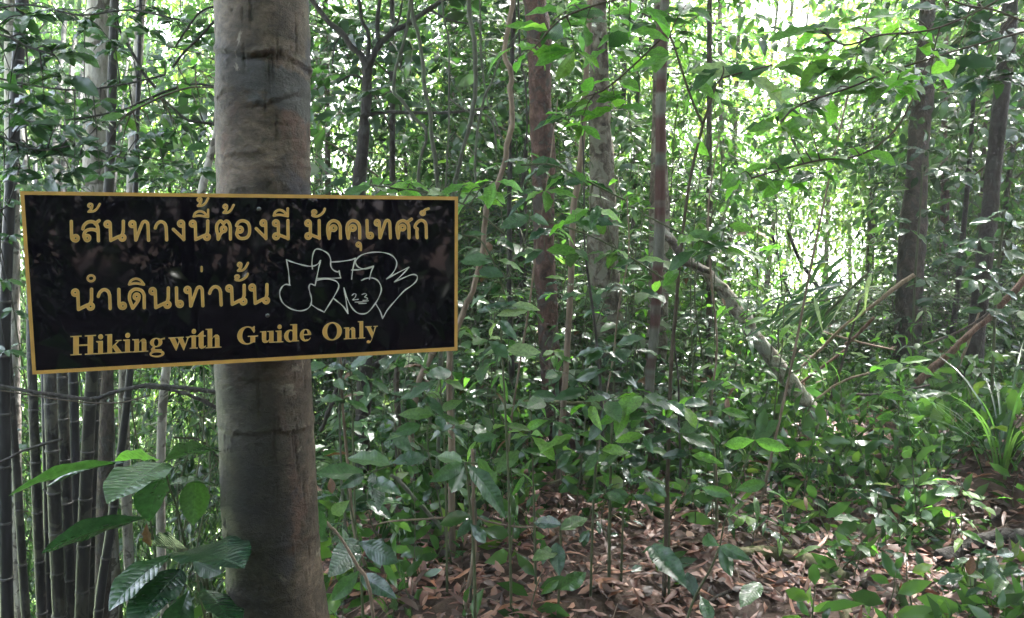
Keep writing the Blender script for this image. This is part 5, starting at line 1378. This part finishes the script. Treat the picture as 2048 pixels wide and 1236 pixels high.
for lab, pts, d, nodes, kinds, L in (
        ('upright sapling with pale underside leaf right of the sign', [(1000, 640, 3), (1005, 720, 4), (1012, 850, 5), (1018, 1000, 5)], 3.0, [(1000, 640), (985, 620), (1020, 610), (1060, 620), (975, 680), (1010, 700)], ['leaf_green', 'leaf_pale', 'leaf_glossy'], 60),
        ('sapling with broad dark leaves in front of the speckled trunk', [(1230, 690, 4), (1228, 760, 4), (1222, 900, 5), (1220, 1030, 6)], 3.2, [(1230, 690), (1215, 740), (1260, 720), (1180, 780), (1240, 800), (1265, 700), (1200, 700)], ['leaf_dark', 'leaf_glossy', 'leaf_dark'], 64),
        ('bright-leaved sapling in front of the reddish trunk foot', [(1215, 800, 3), (1200, 850, 4), (1190, 950, 5), (1185, 1060, 5)], 3.1, [(1215, 800), (1230, 830), (1180, 810), (1260, 810), (1150, 870), (1200, 900), (1285, 790)], ['leaf_bright', 'leaf_green', 'leaf_bright'], 66),
        ('sapling with shining ribbed leaves at the speckled tree foot', [(1250, 895, 3), (1248, 960, 4), (1246, 1040, 4), (1244, 1100, 5)], 3.2, [(1250, 900), (1235, 930), (1280, 945), (1210, 985), (1262, 990), (1145, 900), (1300, 960)], ['leaf_glossy', 'leaf_glossy', 'leaf_green'], 52),
        ('slender sapling with layered leaves under the sign corner', [(880, 760, 3), (885, 830, 4), (890, 920, 4), (893, 1040, 5), (894, 1150, 5)], 3.2, [(880, 760), (905, 745), (850, 790), (930, 800), (870, 830), (910, 850), (845, 850), (955, 845)], ['leaf_glossy', 'leaf_green', 'leaf_green'], 62),
        ('leafy sapling spreading flat leaves beneath the sign', [(700, 740, 3), (705, 800, 4), (706, 900, 4), (708, 960, 4)], 3.4, [(700, 740), (670, 760), (735, 760), (690, 800), (655, 730)], ['leaf_green', 'leaf_glossy'], 48),
        ('sapling with narrow bright leaves before the red trunk', [(1060, 790, 3), (1063, 850, 4), (1066, 950, 4), (1070, 1080, 5)], 3.2, [(1060, 790), (1030, 810), (1090, 800), (1010, 850), (1100, 840), (1060, 870), (1040, 900)], ['leaf_green', 'leaf_bright', 'leaf_green'], 60),
        ('low bright-leaved sapling in front of the banded trunk', [(1330, 800, 3), (1334, 860, 4), (1336, 960, 5), (1338, 1060, 5)], 3.1, [(1330, 800), (1300, 830), (1365, 810), (1290, 870), (1360, 870), (1400, 840), (1380, 910)], ['leaf_bright', 'leaf_green', 'leaf_glossy'], 64),
        ('sapling with folded leaves under the leaning log', [(1420, 770, 3), (1424, 830, 3), (1428, 920, 4), (1432, 1010, 4)], 3.6, [(1420, 770), (1450, 760), (1390, 790), (1480, 770), (1440, 820), (1410, 850)], ['leaf_bright', 'leaf_green'], 52),
        ('leafy shoot with light leaves beside the rust-brown pole', [(1800, 730, 3), (1798, 790, 3), (1796, 880, 4)], 4.4, [(1800, 725), (1820, 735), (1775, 740), (1805, 780), (1760, 790), (1840, 790), (1790, 830)], ['leaf_bright', 'leaf_green'], 46),
        ('low plant with one orange dead leaf on the right bank', [(1955, 1120, 4), (1950, 1170, 5), (1948, 1236, 6)], 2.9, [(1955, 1120), (1990, 1110), (1930, 1150), (2010, 1150), (1980, 1180), (2040, 1130), (2020, 1200)], ['leaf_green', 'leaf_dark', 'leaf_glossy'], 62),
        ('shrub of dark round leaves on the right trunks', [(2010, 420, 4), (2000, 500, 5), (1990, 620, 6), (1985, 760, 6)], 4.6, [(2010, 420), (1985, 440), (2035, 450), (1960, 480), (2010, 500), (1975, 540), (2035, 540), (2000, 580), (1950, 560), (2040, 620), (1970, 620), (1930, 500)], ['leaf_dark', 'leaf_green', 'leaf_glossy'], 44),
        ('creeper shrub of grey-green leaves on the creeper-clad trunk', [(1845, 330, 4), (1840, 420, 4), (1830, 560, 5), (1825, 690, 5)], 6.6, [(1850, 300), (1800, 330), (1880, 340), (1780, 380), (1900, 400), (1860, 420), (1820, 460), (1880, 470), (1900, 520), (1850, 560), (1870, 600), (1900, 300), (1920, 350), (1790, 440)], ['leaf_glossy', 'leaf_dark', 'leaf_green'], 34)):
    root = traced_plant(lab, [(pts, d)], [])
    for px, py in nodes: bunch(root, px, py, d, rnd.randint(2, 4) + (2 if d > 4.3 else 0), L, kinds)
    mb = MB()
    st_ = traced([(a, b, w) for a, b, w in pts], d, to_ground=False, n=5)
    for px, py in nodes:
        o = P(px, py, d); s = st_[int(np.argmin(np.linalg.norm(st_[:, :3] - (o - [0, 0, .05]), axis=1))), :3]
        tube(mb, smooth_path([s, (s + o) / 2 + [0, 0, .02], o], 3), np.linspace(.0025, .0012, 7), 5)
    mb.build('side_twigs', M['green_stem'], root)['kind'] = 'stuff'
    if 'orange' in lab:
        hero_leaf(root, (1938, 1150), (1946, 1112), 26, 2.8, 2.8, 'leaf_dead', 'top', 3, 'orange dead leaf')

# ---- broken bamboo top with hanging lance leaves in the clearing
r_ = traced_plant('broken bamboo top with drooping narrow leaves in the clearing', [([(1735, 545, 5), (1690, 590, 6), (1640, 640, 7), (1600, 690, 8), (1570, 760, 8)], 5.0), ([(1690, 590, 4), (1650, 600, 4), (1585, 610, 3)], 5.0), ([(1700, 580, 4), (1680, 560, 3), (1700, 545, 2)], 5.0)], [], name='fallen_bamboo', cat='bamboo')
for k in range(60):
    s = rnd.random(); px = 1750 - 185 * s + rnd.gauss(0, 22); py = 535 + 100 * s + rnd.gauss(0, 26)
    if k % 3 == 0: px, py = 1590 + rnd.random() * 90, 590 + rnd.random() * 30
    o = P(px, py, 5.0 + rnd.gauss(0, .12))
    d = np.array([-.7 + rnd.gauss(0, .5), rnd.gauss(0, .5), -.6 + rnd.gauss(0, .4)])
    put_leaf(r_, o, d, np.array([rnd.gauss(0, .4), -.5, .7]), rnd.uniform(.18, .36), 'bamboo')

# ---- grass clumps at the right
def grass_clump(label, px, py, n_, h, mat='leaf_green'):
    r_ = ray(px, py); t = np.linspace(2, 14, 900); p = CAM + r_[None] * t[:, None]; k = int(np.argmax(p[:, 2] < height(p[:, 0], p[:, 1]))); b = p[k]
    root = thing('grass_clump', label, 'grass', (b[0], b[1], hz(b[0], b[1])))
    for i in range(n_):
        a = rnd.uniform(0, 6.28); q = b + np.array([math.cos(a), math.sin(a), 0]) * rnd.uniform(0, .12); q[2] = hz(q[0], q[1])
        o = put_leaf(root, q, [math.cos(a) * .35, math.sin(a) * .35, 1], [math.cos(a + 3.14), math.sin(a + 3.14), .3], h * rnd.uniform(.6, 1.2), 'grass', name='blade')
    return root


def blade(W, dr):
    ys = np.linspace(0, 1, 8); v = []
    for y in ys:
        w = W * (1 - y ** 3) / 2 + .0008
        for u in (-1, 0, 1): v.append([u * w, y - .35 * dr * y * y, -dr * y ** 2.2 - abs(u) * -w * .4])
    t = []
    for i in range(7):
        for k in range(2): a = i * 3 + k; t += [(a, a + 1, a + 4), (a, a + 4, a + 3)]
    mb = MB(); mb.add(np.array(v), t); return mb


LEAF['grass'] = [blade(.015, d).mesh('blade', M[m_], True) for d, m_ in ((.5, 'leaf_green'), (.8, 'leaf_glossy'), (.3, 'leaf_green'), (1.0, 'leaf_glossy'), (.6, 'leaf_dark'))]
grass_clump('tall grass clump standing at the right edge', 2005, 930, 40, .75)
grass_clump('drooping grass tuft left of the tall clump', 1880, 930, 30, .5)
grass_clump('low grass tuft beside the litter on the trail', 1760, 960, 22, .35)

# ---- understory saplings: every plant grows its own way
MARKS = [(150, 4.3, 'the bamboo'), (240, 5, 'the pale-rimmed bamboo culm'), (400, 6.4, 'the short pale trunk'), (550, 1.6, 'the signed tree'), (725, 5.0, 'the forked tree'), (830, 4.4, 'the brown crooked stem'), (946, 3.0, 'the twisted stem pair'),
         (1022, 5.2, 'the blackish stem'), (1120, 5.1, 'the reddish tree'), (1235, 7.4, 'the speckled trunk'), (1302, 4.7, 'the banded trunk'), (1343, 3.1, 'the forked bare stem'), (1440, 3.0, 'the mossy log end'), (1540, 6.4, 'the pale leaning log'),
         (1640, 6.2, 'the tan cane'), (1700, 4.0, 'the pale split branch'), (1812, 7.2, 'the creeper-clad trunk'), (1880, 4.6, 'the drooping grass'), (1945, 5.6, 'the dark grey trunk'), (2005, 4.8, 'the tall grass clump')]


def where(px, d, marks=MARKS):
    m = min(marks, key=lambda q: abs(q[0] - px))
    if abs(m[0] - px) < 14: rel = 'in front of' if d < m[1] else 'behind'
    else: rel = ('front left of ' if px < m[0] else 'front right of ') if d < m[1] - .8 else (('left of ' if px < m[0] else 'right of ') if d < m[1] + .8 else ('back left of ' if px < m[0] else 'back right of '))
    return rel.strip() + ' ' + m[2]


KW = {'leaf_green': 'green-leaved', 'leaf_glossy': 'glossy ribbed-leaved', 'leaf_bright': 'bright-leaved', 'leaf_dark': 'dark-leaved'}
ZONES = [  # px range, depth range, count, height, leaves, leaf length, kinds
    ((640, 980), (3.2, 6.5), 50, (.4, 1.4), (13, 22), (.09, .16), ['leaf_green', 'leaf_glossy', 'leaf_dark', 'leaf_green']),
    ((980, 1300), (3.3, 6.8), 56, (.4, 1.6), (14, 24), (.09, .16), ['leaf_green', 'leaf_glossy', 'leaf_green', 'leaf_bright']),
    ((1300, 1560), (3.8, 7.5), 46, (.35, 1.3), (12, 20), (.08, .14), ['leaf_green', 'leaf_bright', 'leaf_glossy']),
    ((1560, 2070), (4.0, 9.0), 76, (.25, 1.1), (11, 20), (.08, .14), ['leaf_green', 'leaf_glossy', 'leaf_green', 'leaf_bright']),
    ((1150, 1980), (2.9, 4.6), 48, (.12, .45), (5, 10), (.06, .12), ['leaf_green', 'leaf_glossy', 'leaf_bright', 'leaf_green']),
    ((935, 1570), (3.7, 6.2), 26, (1.5, 2.6), (26, 40), (.10, .17), ['leaf_green', 'leaf_glossy', 'leaf_green', 'leaf_bright', 'leaf_dark']),
    ((-40, 430), (3.2, 5.6), 9, (.9, 2.2), (18, 26), (.07, .13), ['leaf_dark', 'leaf_green', 'leaf_glossy']),
]
for (a, b), (d0, d1), cnt, (h0, h1), (n0, n1), (l0, l1), kinds in ZONES:
    for k in range(cnt):
        d = d0 + (d1 - d0) * math.sqrt(rnd.random())
        px = a + (b - a) * ((k + rnd.random()) / cnt)
        if abs(px - 1125) < 75 and 3.4 < d < 5.2 and rnd.random() < .8: d += 2.2
        if abs(px - 1300) < 50 and 3.4 < d < 4.9 and rnd.random() < .8: d += 2.0
        q = CAM + ray(px, 618) * d
        h = rnd.uniform(h0, h1)
        if px < 450: h = max(h, .7 + rnd.random() * 1.2 - hz(q[0], q[1]))
        nm = 'seedling' if h < .46 and d < 4.7 else 'sapling'
        main = rnd.choice(kinds)
        size = 'tiny' if h < .3 else 'low' if h < .6 else 'knee-high' if h < 1.0 else 'waist-high' if h < 1.5 else 'head-high'
        lab = f"{size} {KW[main]} {nm} {where(px, d)}"
        grow((q[0], q[1]), h, rnd.randint(n0, n1), rnd.uniform(l0, l1), [main, main, main, rnd.choice(kinds)], lab, f'{nm}s of the undergrowth', twigs=3 if h < .5 else 6, name=nm, cat=nm, r=.0025 + .0015 * h, top_bias=.3 if px > 450 else .6)
# tall thin bare stems
for k in range(14):
    px = 640 + (k + rnd.random()) * 70; d = rnd.uniform(3.4, 7.0)
    if px > 1640: continue
    q = CAM + ray(px, 618) * d; x, y = q[0], q[1]; z = hz(x, y)
    h = rnd.uniform(1.2, 2.8); ln = rnd.gauss(0, .12)
    pts = [(x + ln * s * h + rnd.gauss(0, .02), y + rnd.gauss(0, .02), z + h * s) for s in np.linspace(-.03, 1, 7)]
    mb = MB(); p = smooth_path(pts, 4); tube(mb, p, np.linspace(rnd.uniform(.005, .011), .003, len(p)), 6, 0, .08)
    tag(mb.build('stem', M[rnd.choice(['liana', 'bark_dark', 'liana_brown'])], origin=tuple(p[0])), 'thin bare upright stem ' + where(px, d), 'stem', 'thin bare stems in the thicket')

# ------------------------------------------------------------ leaf litter and ground cover (uncountable)
def ground_scatter(n, xr, yr, accept):
    x = rng.uniform(*xr, n); y = rng.uniform(*yr, n)
    k = rng.uniform(0, 1, n) < accept(x, y)
    return x[k], y[k]


def bare(x, y):
    """1 where herbs cover the floor, near 0 on the bare litter of the trail"""
    a = np.exp(-(((x - .75) / 1.15) ** 2 + ((y - 3.2) / 1.25) ** 2) ** 2)
    b = .8 * np.exp(-(((x - 2.5) / .7) ** 2 + ((y - 5.4) / .9) ** 2) ** 2)
    c = .85 * np.exp(-(((x - 2.3) / .6) ** 2 + ((y - 3.3) / .45) ** 2) ** 2)
    t1 = .9 * np.exp(-((x - .070 * y) / .17) ** 4) * (y < 5.3)      # feet of the reddish and the banded trunk
    t2 = .9 * np.exp(-((x - .180 * y) / .12) ** 4) * (y < 4.9)
    return np.clip(1 - np.maximum(np.maximum(np.maximum(a, b), c), np.maximum(t1, t2)), .04, 1)


def in_view(x, y, z=None, pad=150):
    z = height(x, y) if z is None else z
    px, py, d = cam_px(np.stack([x, y, z], 1))
    return (d > 1.2) & (px > -pad) & (px < 2048 + pad) & (py < 1236 + pad * 1.5)


mb = MB()
x, y = ground_scatter(84000, (-2.2, 8.5), (2.0, 13), lambda x, y: in_view(x, y) * np.clip(1.15 - y / 13, .15, 1))
z = height(x, y)
n_ = len(x)
dirs = rng.normal(0, 1, (n_, 3)); dirs[:, 2] *= .18
ups = rng.normal(0, .38, (n_, 3)); ups[:, 2] = 1
lt = []
for s in range(18):
    v, t = leaf_md(rng.choice([.03, .045, .06, .08, .10, .15]), rng.uniform(.018, .045), rng.uniform(-.4, .6), rng.uniform(-.3, .35)); lt.append((v, t, np.zeros(len(t), int)))
scatter(mb, lt, np.stack([x, y, z + rng.uniform(.0, .05, n_)], 1), dirs, ups, rng.uniform(.6, 1.15, n_))
print('litter', n_)
tag(mb.build('leaf_litter', M['litter']), 'brown and pinkish dead leaves covering the forest floor', kind='stuff')
mb = MB()
x, y = ground_scatter(22000, (-2.5, 9), (2.6, 14), lambda x, y: in_view(x, y) * np.clip((vnoise(x * 1.6, y * 1.6, 4) + .6) * .8, .05, 1) * bare(x, y) * .62)
n_ = len(x); dirs = rng.normal(0, .28, (n_, 3)); dirs[:, 2] = 1; ups = rng.normal(0, 1, (n_, 3)); ups[:, 2] = 0
scatter(mb, SEED, np.stack([x, y, height(x, y) - .02], 1), dirs, ups, rng.uniform(.6, 1.7, n_))
print('cover', n_)
tag(mb.build('ground_cover', [M['leaf_mid'], M['green_stem']]), 'low green seedlings and herbs covering the ground', kind='stuff')
# low shrubby layer between the saplings
SHRUB = [spray(13, .42, .085, .42, 'md', s + 120, spread=72, jit=.35, curve=-.15) for s in range(8)]
mb = MB()
x, y = ground_scatter(26000, (-3, 10), (3.2, 15), lambda x, y: in_view(x, y) * np.clip((vnoise(x * 1.3 + 5, y * 1.3, 9) + .75) * .9, .1, 1) * bare(x, y) * np.clip((y - 3.2) / 1.2, 0, 1) * .34)
n_ = len(x); dirs = rng.normal(0, .45, (n_, 3)); dirs[:, 2] = 1; ups = rng.normal(0, 1, (n_, 3)); ups[:, 2] = 0
scatter(mb, SHRUB, np.stack([x, y, height(x, y) - .02], 1), dirs, ups, rng.uniform(.6, 1.6, n_))
tag(mb.build('undergrowth', [M['leaf_mid'], M['green_stem']]), 'knee-high leafy undergrowth filling the ground between the saplings', kind='stuff')
# fine twigs on the ground
mb = MB()
x, y = ground_scatter(1300, (-1, 7), (2.4, 9), lambda x, y: in_view(x, y) * 1.0)
for a, b in zip(x, y):
    an = rng.uniform(0, 3.14); l_ = rng.uniform(.06, .28); e = np.array([math.cos(an), math.sin(an)]) * l_
    p0 = [a, b, hz(a, b) + .03]; p1 = [a + e[0], b + e[1], hz(a + e[0], b + e[1]) + .04]
    tube(mb, [p0, [(p0[0] + p1[0]) / 2 + .01, (p0[1] + p1[1]) / 2, (p0[2] + p1[2]) / 2 + .012], p1], [.002, .0025, .001], 4, cap=False)
tag(mb.build('twig_litter', M['liana_brown']), 'fine dead twigs scattered over the leaf litter', kind='stuff')

# ------------------------------------------------------------ trees of the forest behind, each with its crown
def proto_tree(h, rad, ncl, per, temps, mat, low=.5, tr=.07, bark='bark_brown', cs=.42, smin=.75, smax=1.25, keep=None, at=(0, 0, 0), name='forest_tree', nb=9):
    x, y, z = at
    t = thing(name, 'x', 'tree', (x, y, z))
    ln = rng.normal(0, .05, 2) * h
    p = smooth_path([(x, y, z - .1), (x + ln[0] * .5, y + ln[1] * .1, z + h * .35), (x + ln[0] * .6, y + ln[1] * .8, z + h * .7), (x + ln[0], y + ln[1], z + h)], 5)
    mb = MB(); tube(mb, p, np.linspace(tr, tr * .3, len(p)), 9, 0, .08); mb.build('trunk', M[bark], t)
    mb = MB()
    for k in range(nb):
        s = p[rng.integers(3, len(p) - 1)]; a = rng.uniform(0, 6.28)
        e = s + np.array([math.cos(a) * rad * .8, math.sin(a) * rad * .8, rng.uniform(.1, .9)])
        tube(mb, smooth_path([s, (s + e) / 2 + [0, 0, .15], e], 3), np.linspace(tr * .3, .004, 7), 5, 1)
    c = np.array([x + ln[0] * .5, y + ln[1] * .5, z + h * (low + 1) / 2])
    pos, rel = clump_points(c, (rad, rad, h * (1 - low) / 2 + .2), ncl, per, csize=cs)
    if keep is not None:
        k_ = keep(pos); pos, rel = pos[k_], rel[k_]
    n = len(pos)
    d = rel * np.array([1, 1, .25]) + rng.normal(0, .7, (n, 3)) * np.array([1, 1, .45]); d[:, 2] -= .25
    up = rng.normal(0, .35, (n, 3)); up[:, 2] = 1
    scatter(mb, temps, pos, d, up, rng.uniform(smin, smax, n))
    o = mb.build('crown', [M[mat], M['twig']], t)
    return t


def copy_tree(src, loc, rz, sc, label, group, first=False):
    if first: r = src
    else:
        r = src.copy(); C.objects.link(r)
        for ch in src.children:
            c = ch.copy(); C.objects.link(c); c.parent = r
    r.location = loc; r.rotation_euler = (0, 0, rz); r.scale = sc
    r['label'] = label; r['group'] = group
    return r


def az_pos(px, d):
    q = ray(px, 460); return CAM[0] + q[0] / q[1] * d, d


def belt(protos, n, px0, px1, d0, d1, hrange, hproto, skip, look, group, zmin=-100):
    used = set()
    for k in range(n):
        px = px0 + (px1 - px0) * (k + rng.uniform(.05, .95)) / n; d = rng.uniform(d0, d1)
        if skip(px, d): continue
        x, y = az_pos(px, d); z = hz(x, y)
        i = rng.integers(0, len(protos)); first = i not in used; used.add(i)
        h = rng.uniform(*hrange) * (.62 if 1330 < px < 1830 and d > 11 else 1) - min(0, z) * .95
        s = rng.uniform(.85, 1.2)
        copy_tree(protos[i], (x, y, z - .05), rng.uniform(0, 6.28), (s, s, h / hproto), f"{look} {where(px, d)}", group, first)
    for i, p_ in enumerate(protos):
        if i not in used:
            for ch in list(p_.children): bpy.data.objects.remove(ch)
            bpy.data.objects.remove(p_)


clear = lambda px, d: 1540 < px < 1775
# leafy shrubs between the saplings and the trees
pr = [proto_tree(2.6, .75, 26, 9, SP_FINE, 'leaf_mid', low=.12, tr=.014, bark='bark_brown', cs=.26, name='shrub', smin=.6, smax=1.0) for _ in range(5)]
belt(pr, 16, 600, 1560, 6.6, 8.2, (1.2, 2.3), 2.6, lambda px, d: px > 1420, 'small-leaved shrub filling the thicket', 'small-leaved shrubs of the thicket')
belt(pr_ := [proto_tree(2.2, .8, 26, 9, SP_FINE, 'leaf_mid', low=.1, tr=.012, bark='bark_brown', cs=.28, name='shrub', smin=.6, smax=1.0) for _ in range(3)], 12, 1560, 2150, 6.5, 10, (.7, 1.6), 2.2, lambda px, d: 1560 < px < 1790, 'small-leaved shrub on the lit bank', 'small-leaved shrubs on the right bank')
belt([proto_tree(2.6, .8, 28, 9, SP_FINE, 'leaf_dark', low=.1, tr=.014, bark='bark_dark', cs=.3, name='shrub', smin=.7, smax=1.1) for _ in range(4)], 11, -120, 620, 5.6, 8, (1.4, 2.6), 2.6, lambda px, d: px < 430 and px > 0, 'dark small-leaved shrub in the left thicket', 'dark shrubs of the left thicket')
for o in bpy.data.objects:
    if o.name.startswith('shrub'): o['category'] = 'shrub'
# middle belt: fine leaves, shaded
belt([proto_tree(6, 1.3, 50, 11, SP_FINE if k % 2 else SP_MID, 'leaf_mid', low=.04, tr=.026, bark='bark_dark' if k % 2 else 'bark_brown', cs=.36) for k in range(4)],
     27, -150, 2250, 8.0, 11.5, (5.0, 7.5), 6, lambda px, d: 1320 < px < 1930 or 180 < px < 380 or 700 < px < 760, 'small-leaved tree in the dim middle forest', 'small trees in the middle of the forest')
# lit belt
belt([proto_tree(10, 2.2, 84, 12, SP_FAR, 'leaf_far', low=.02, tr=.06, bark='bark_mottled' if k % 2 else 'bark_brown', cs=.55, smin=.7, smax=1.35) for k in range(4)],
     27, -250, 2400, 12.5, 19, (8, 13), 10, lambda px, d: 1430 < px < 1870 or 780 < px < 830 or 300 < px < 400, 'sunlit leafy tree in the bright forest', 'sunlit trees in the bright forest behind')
# dark broad-leaved crowns hanging between the lianas and at the top right
belt([proto_tree(7, 1.2, 26, 7, SP_DARK, 'leaf_dark', low=.30, tr=.03, bark='bark_dark', cs=.34, smin=.7, smax=1.1) for k in range(3)],
     11, -100, 2200, 6.2, 8.4, (4.6, 6.5), 7, lambda px, d: 1360 < px < 1880 or 1100 < px < 1290 or 100 < px < 290 or 780 < px < 900, 'dark broad-leaved tree among the lianas', 'dark broad-leaved trees among the lianas')
# low trees below the sky gap of the clearing, thinned by the openings themselves
for px, d, h in ((1500, 14, 6.5), (1560, 17, 7.5), (1640, 18, 7.5), (1720, 17, 7.0), (1800, 15, 7.0), (1700, 26, 9), (1590, 27, 9), (1450, 11, 6), (1530, 12.5, 6.5), (1830, 11, 6), (1880, 14, 8), (1420, 15, 8), (1660, 15, 8.5)):
    x, y = az_pos(px, d); z = hz(x, y)
    t = proto_tree(h - z, 1.7, 44, 9, SP_FAR, 'leaf_far', low=.02, tr=.05, bark='bark_mottled', cs=.6, keep=openings, at=(x, y, z), smin=.8, smax=1.3)
    t['label'] = f'thin leafy tree in the bright clearing {where(px, d)}'; t['group'] = 'thin trees of the clearing'
# far belt on the falling slope
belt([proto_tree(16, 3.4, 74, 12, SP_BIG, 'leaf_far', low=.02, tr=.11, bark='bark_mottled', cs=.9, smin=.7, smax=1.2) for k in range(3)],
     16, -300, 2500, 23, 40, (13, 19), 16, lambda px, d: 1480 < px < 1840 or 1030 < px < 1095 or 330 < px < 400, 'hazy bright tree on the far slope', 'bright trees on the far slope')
# ------------------------------------------------------------ the forest around and behind the viewer
pr = [proto_tree(8, 2.2, 50, 10, SP_BIG, 'leaf_mid', low=.08, tr=.08, bark='bark_dark', cs=.6) for _ in range(3)]
n_used = 0
for k in range(40):
    a = R(-205 + 230 * (k + rng.uniform(0, 1)) / 28); d = rng.uniform(4.5, 11)
    x, y = math.cos(a) * d, math.sin(a) * d
    if (y > .3 and abs(x) < 7.2) or (y > -1.5 and abs(x) < 5.5): continue
    s = rng.uniform(.85, 1.15)
    copy_tree(pr[n_used % 3], (x, y, hz(x, y) - .05), rng.uniform(0, 6.28), (s, s, s), 'leafy tree of the dim forest around the trail', 'trees around the trail', first=n_used < 3); n_used += 1
# overhead crowns shading the viewer, the sign and the saplings
for (x, y, z_, rx, rz, nc) in ((-3.5, 2.5, 7.5, 3.2, 1.2, 60), (-1.0, -2.0, 8.0, 3.4, 1.3, 60), (3.0, -1.5, 7.5, 3.2, 1.2, 50), (-4.5, 6.5, 8.0, 3.2, 1.4, 56), (-1.5, 7.5, 9.5, 3.0, 1.2, 30)):
    g = hz(x + 1.2, y); t = thing('canopy_tree', 'tall tree whose crown closes over the trail', 'tree', (x, y - (3.5 if y < 0 else 0), hz(x, y) - .2), 'tall trees closing over the trail')
    bx, by = t.location[0], t.location[1]
    if 0 < y:      # the trunk stands beyond the frame's sides, the crown leans in
        bx = -6.5 if x < 0 else 7.0; by = y; t.location = (bx, by, hz(bx, by) - .2)
    mb = MB(); p = smooth_path([(bx, by, hz(bx, by) - .2), (bx * .98, by, z_ * .5), (x * .5 + bx * .5, (y + by) / 2, z_ * .85), (x, y, z_)], 6)
    tube(mb, p, np.linspace(.16, .05, len(p)), 12, 0, .05); mb.build('trunk', M['bark_dark'], t)
    mb = MB()
    for k in range(10):
        a = rng.uniform(0, 6.28); e = np.array([x + math.cos(a) * rx * .8, y + math.sin(a) * rx * .8, z_ + rng.uniform(-.5, .8)]); s = p[-1]
        tube(mb, smooth_path([s, (s + e) / 2 + [0, 0, .3], e], 3), np.linspace(.045, .01, 7), 5, 1)
    foliage(mb, SP_BIG, (x, y, z_), (rx, rx, rz), int(nc * .75), 11, csize=.55)
    mb.build('crown', [M['leaf_mid'], M['twig']], t)
print('objects', len(bpy.data.objects))

# ------------------------------------------------------------ humid air of the forest
hm = bpy.data.materials.new('humid_air'); hm.use_nodes = True
hn = hm.node_tree; hn.nodes.clear()
ho = hn.nodes.new('ShaderNodeOutputMaterial'); hv = hn.nodes.new('ShaderNodeVolumePrincipled')
hv.inputs['Color'].default_value = (.93, .93, .97, 1); hv.inputs['Density'].default_value = .0036; hv.inputs['Anisotropy'].default_value = .3
hn.links.new(hv.outputs[0], ho.inputs['Volume'])
mb = MB(); box(mb, -1600, 1600, -400, 2100, -27, 24)
hz_o = mb.build('haze', hm, smooth=False)
hz_o['kind'] = 'stuff'; hz_o['label'] = 'thin humid haze filling the forest air'
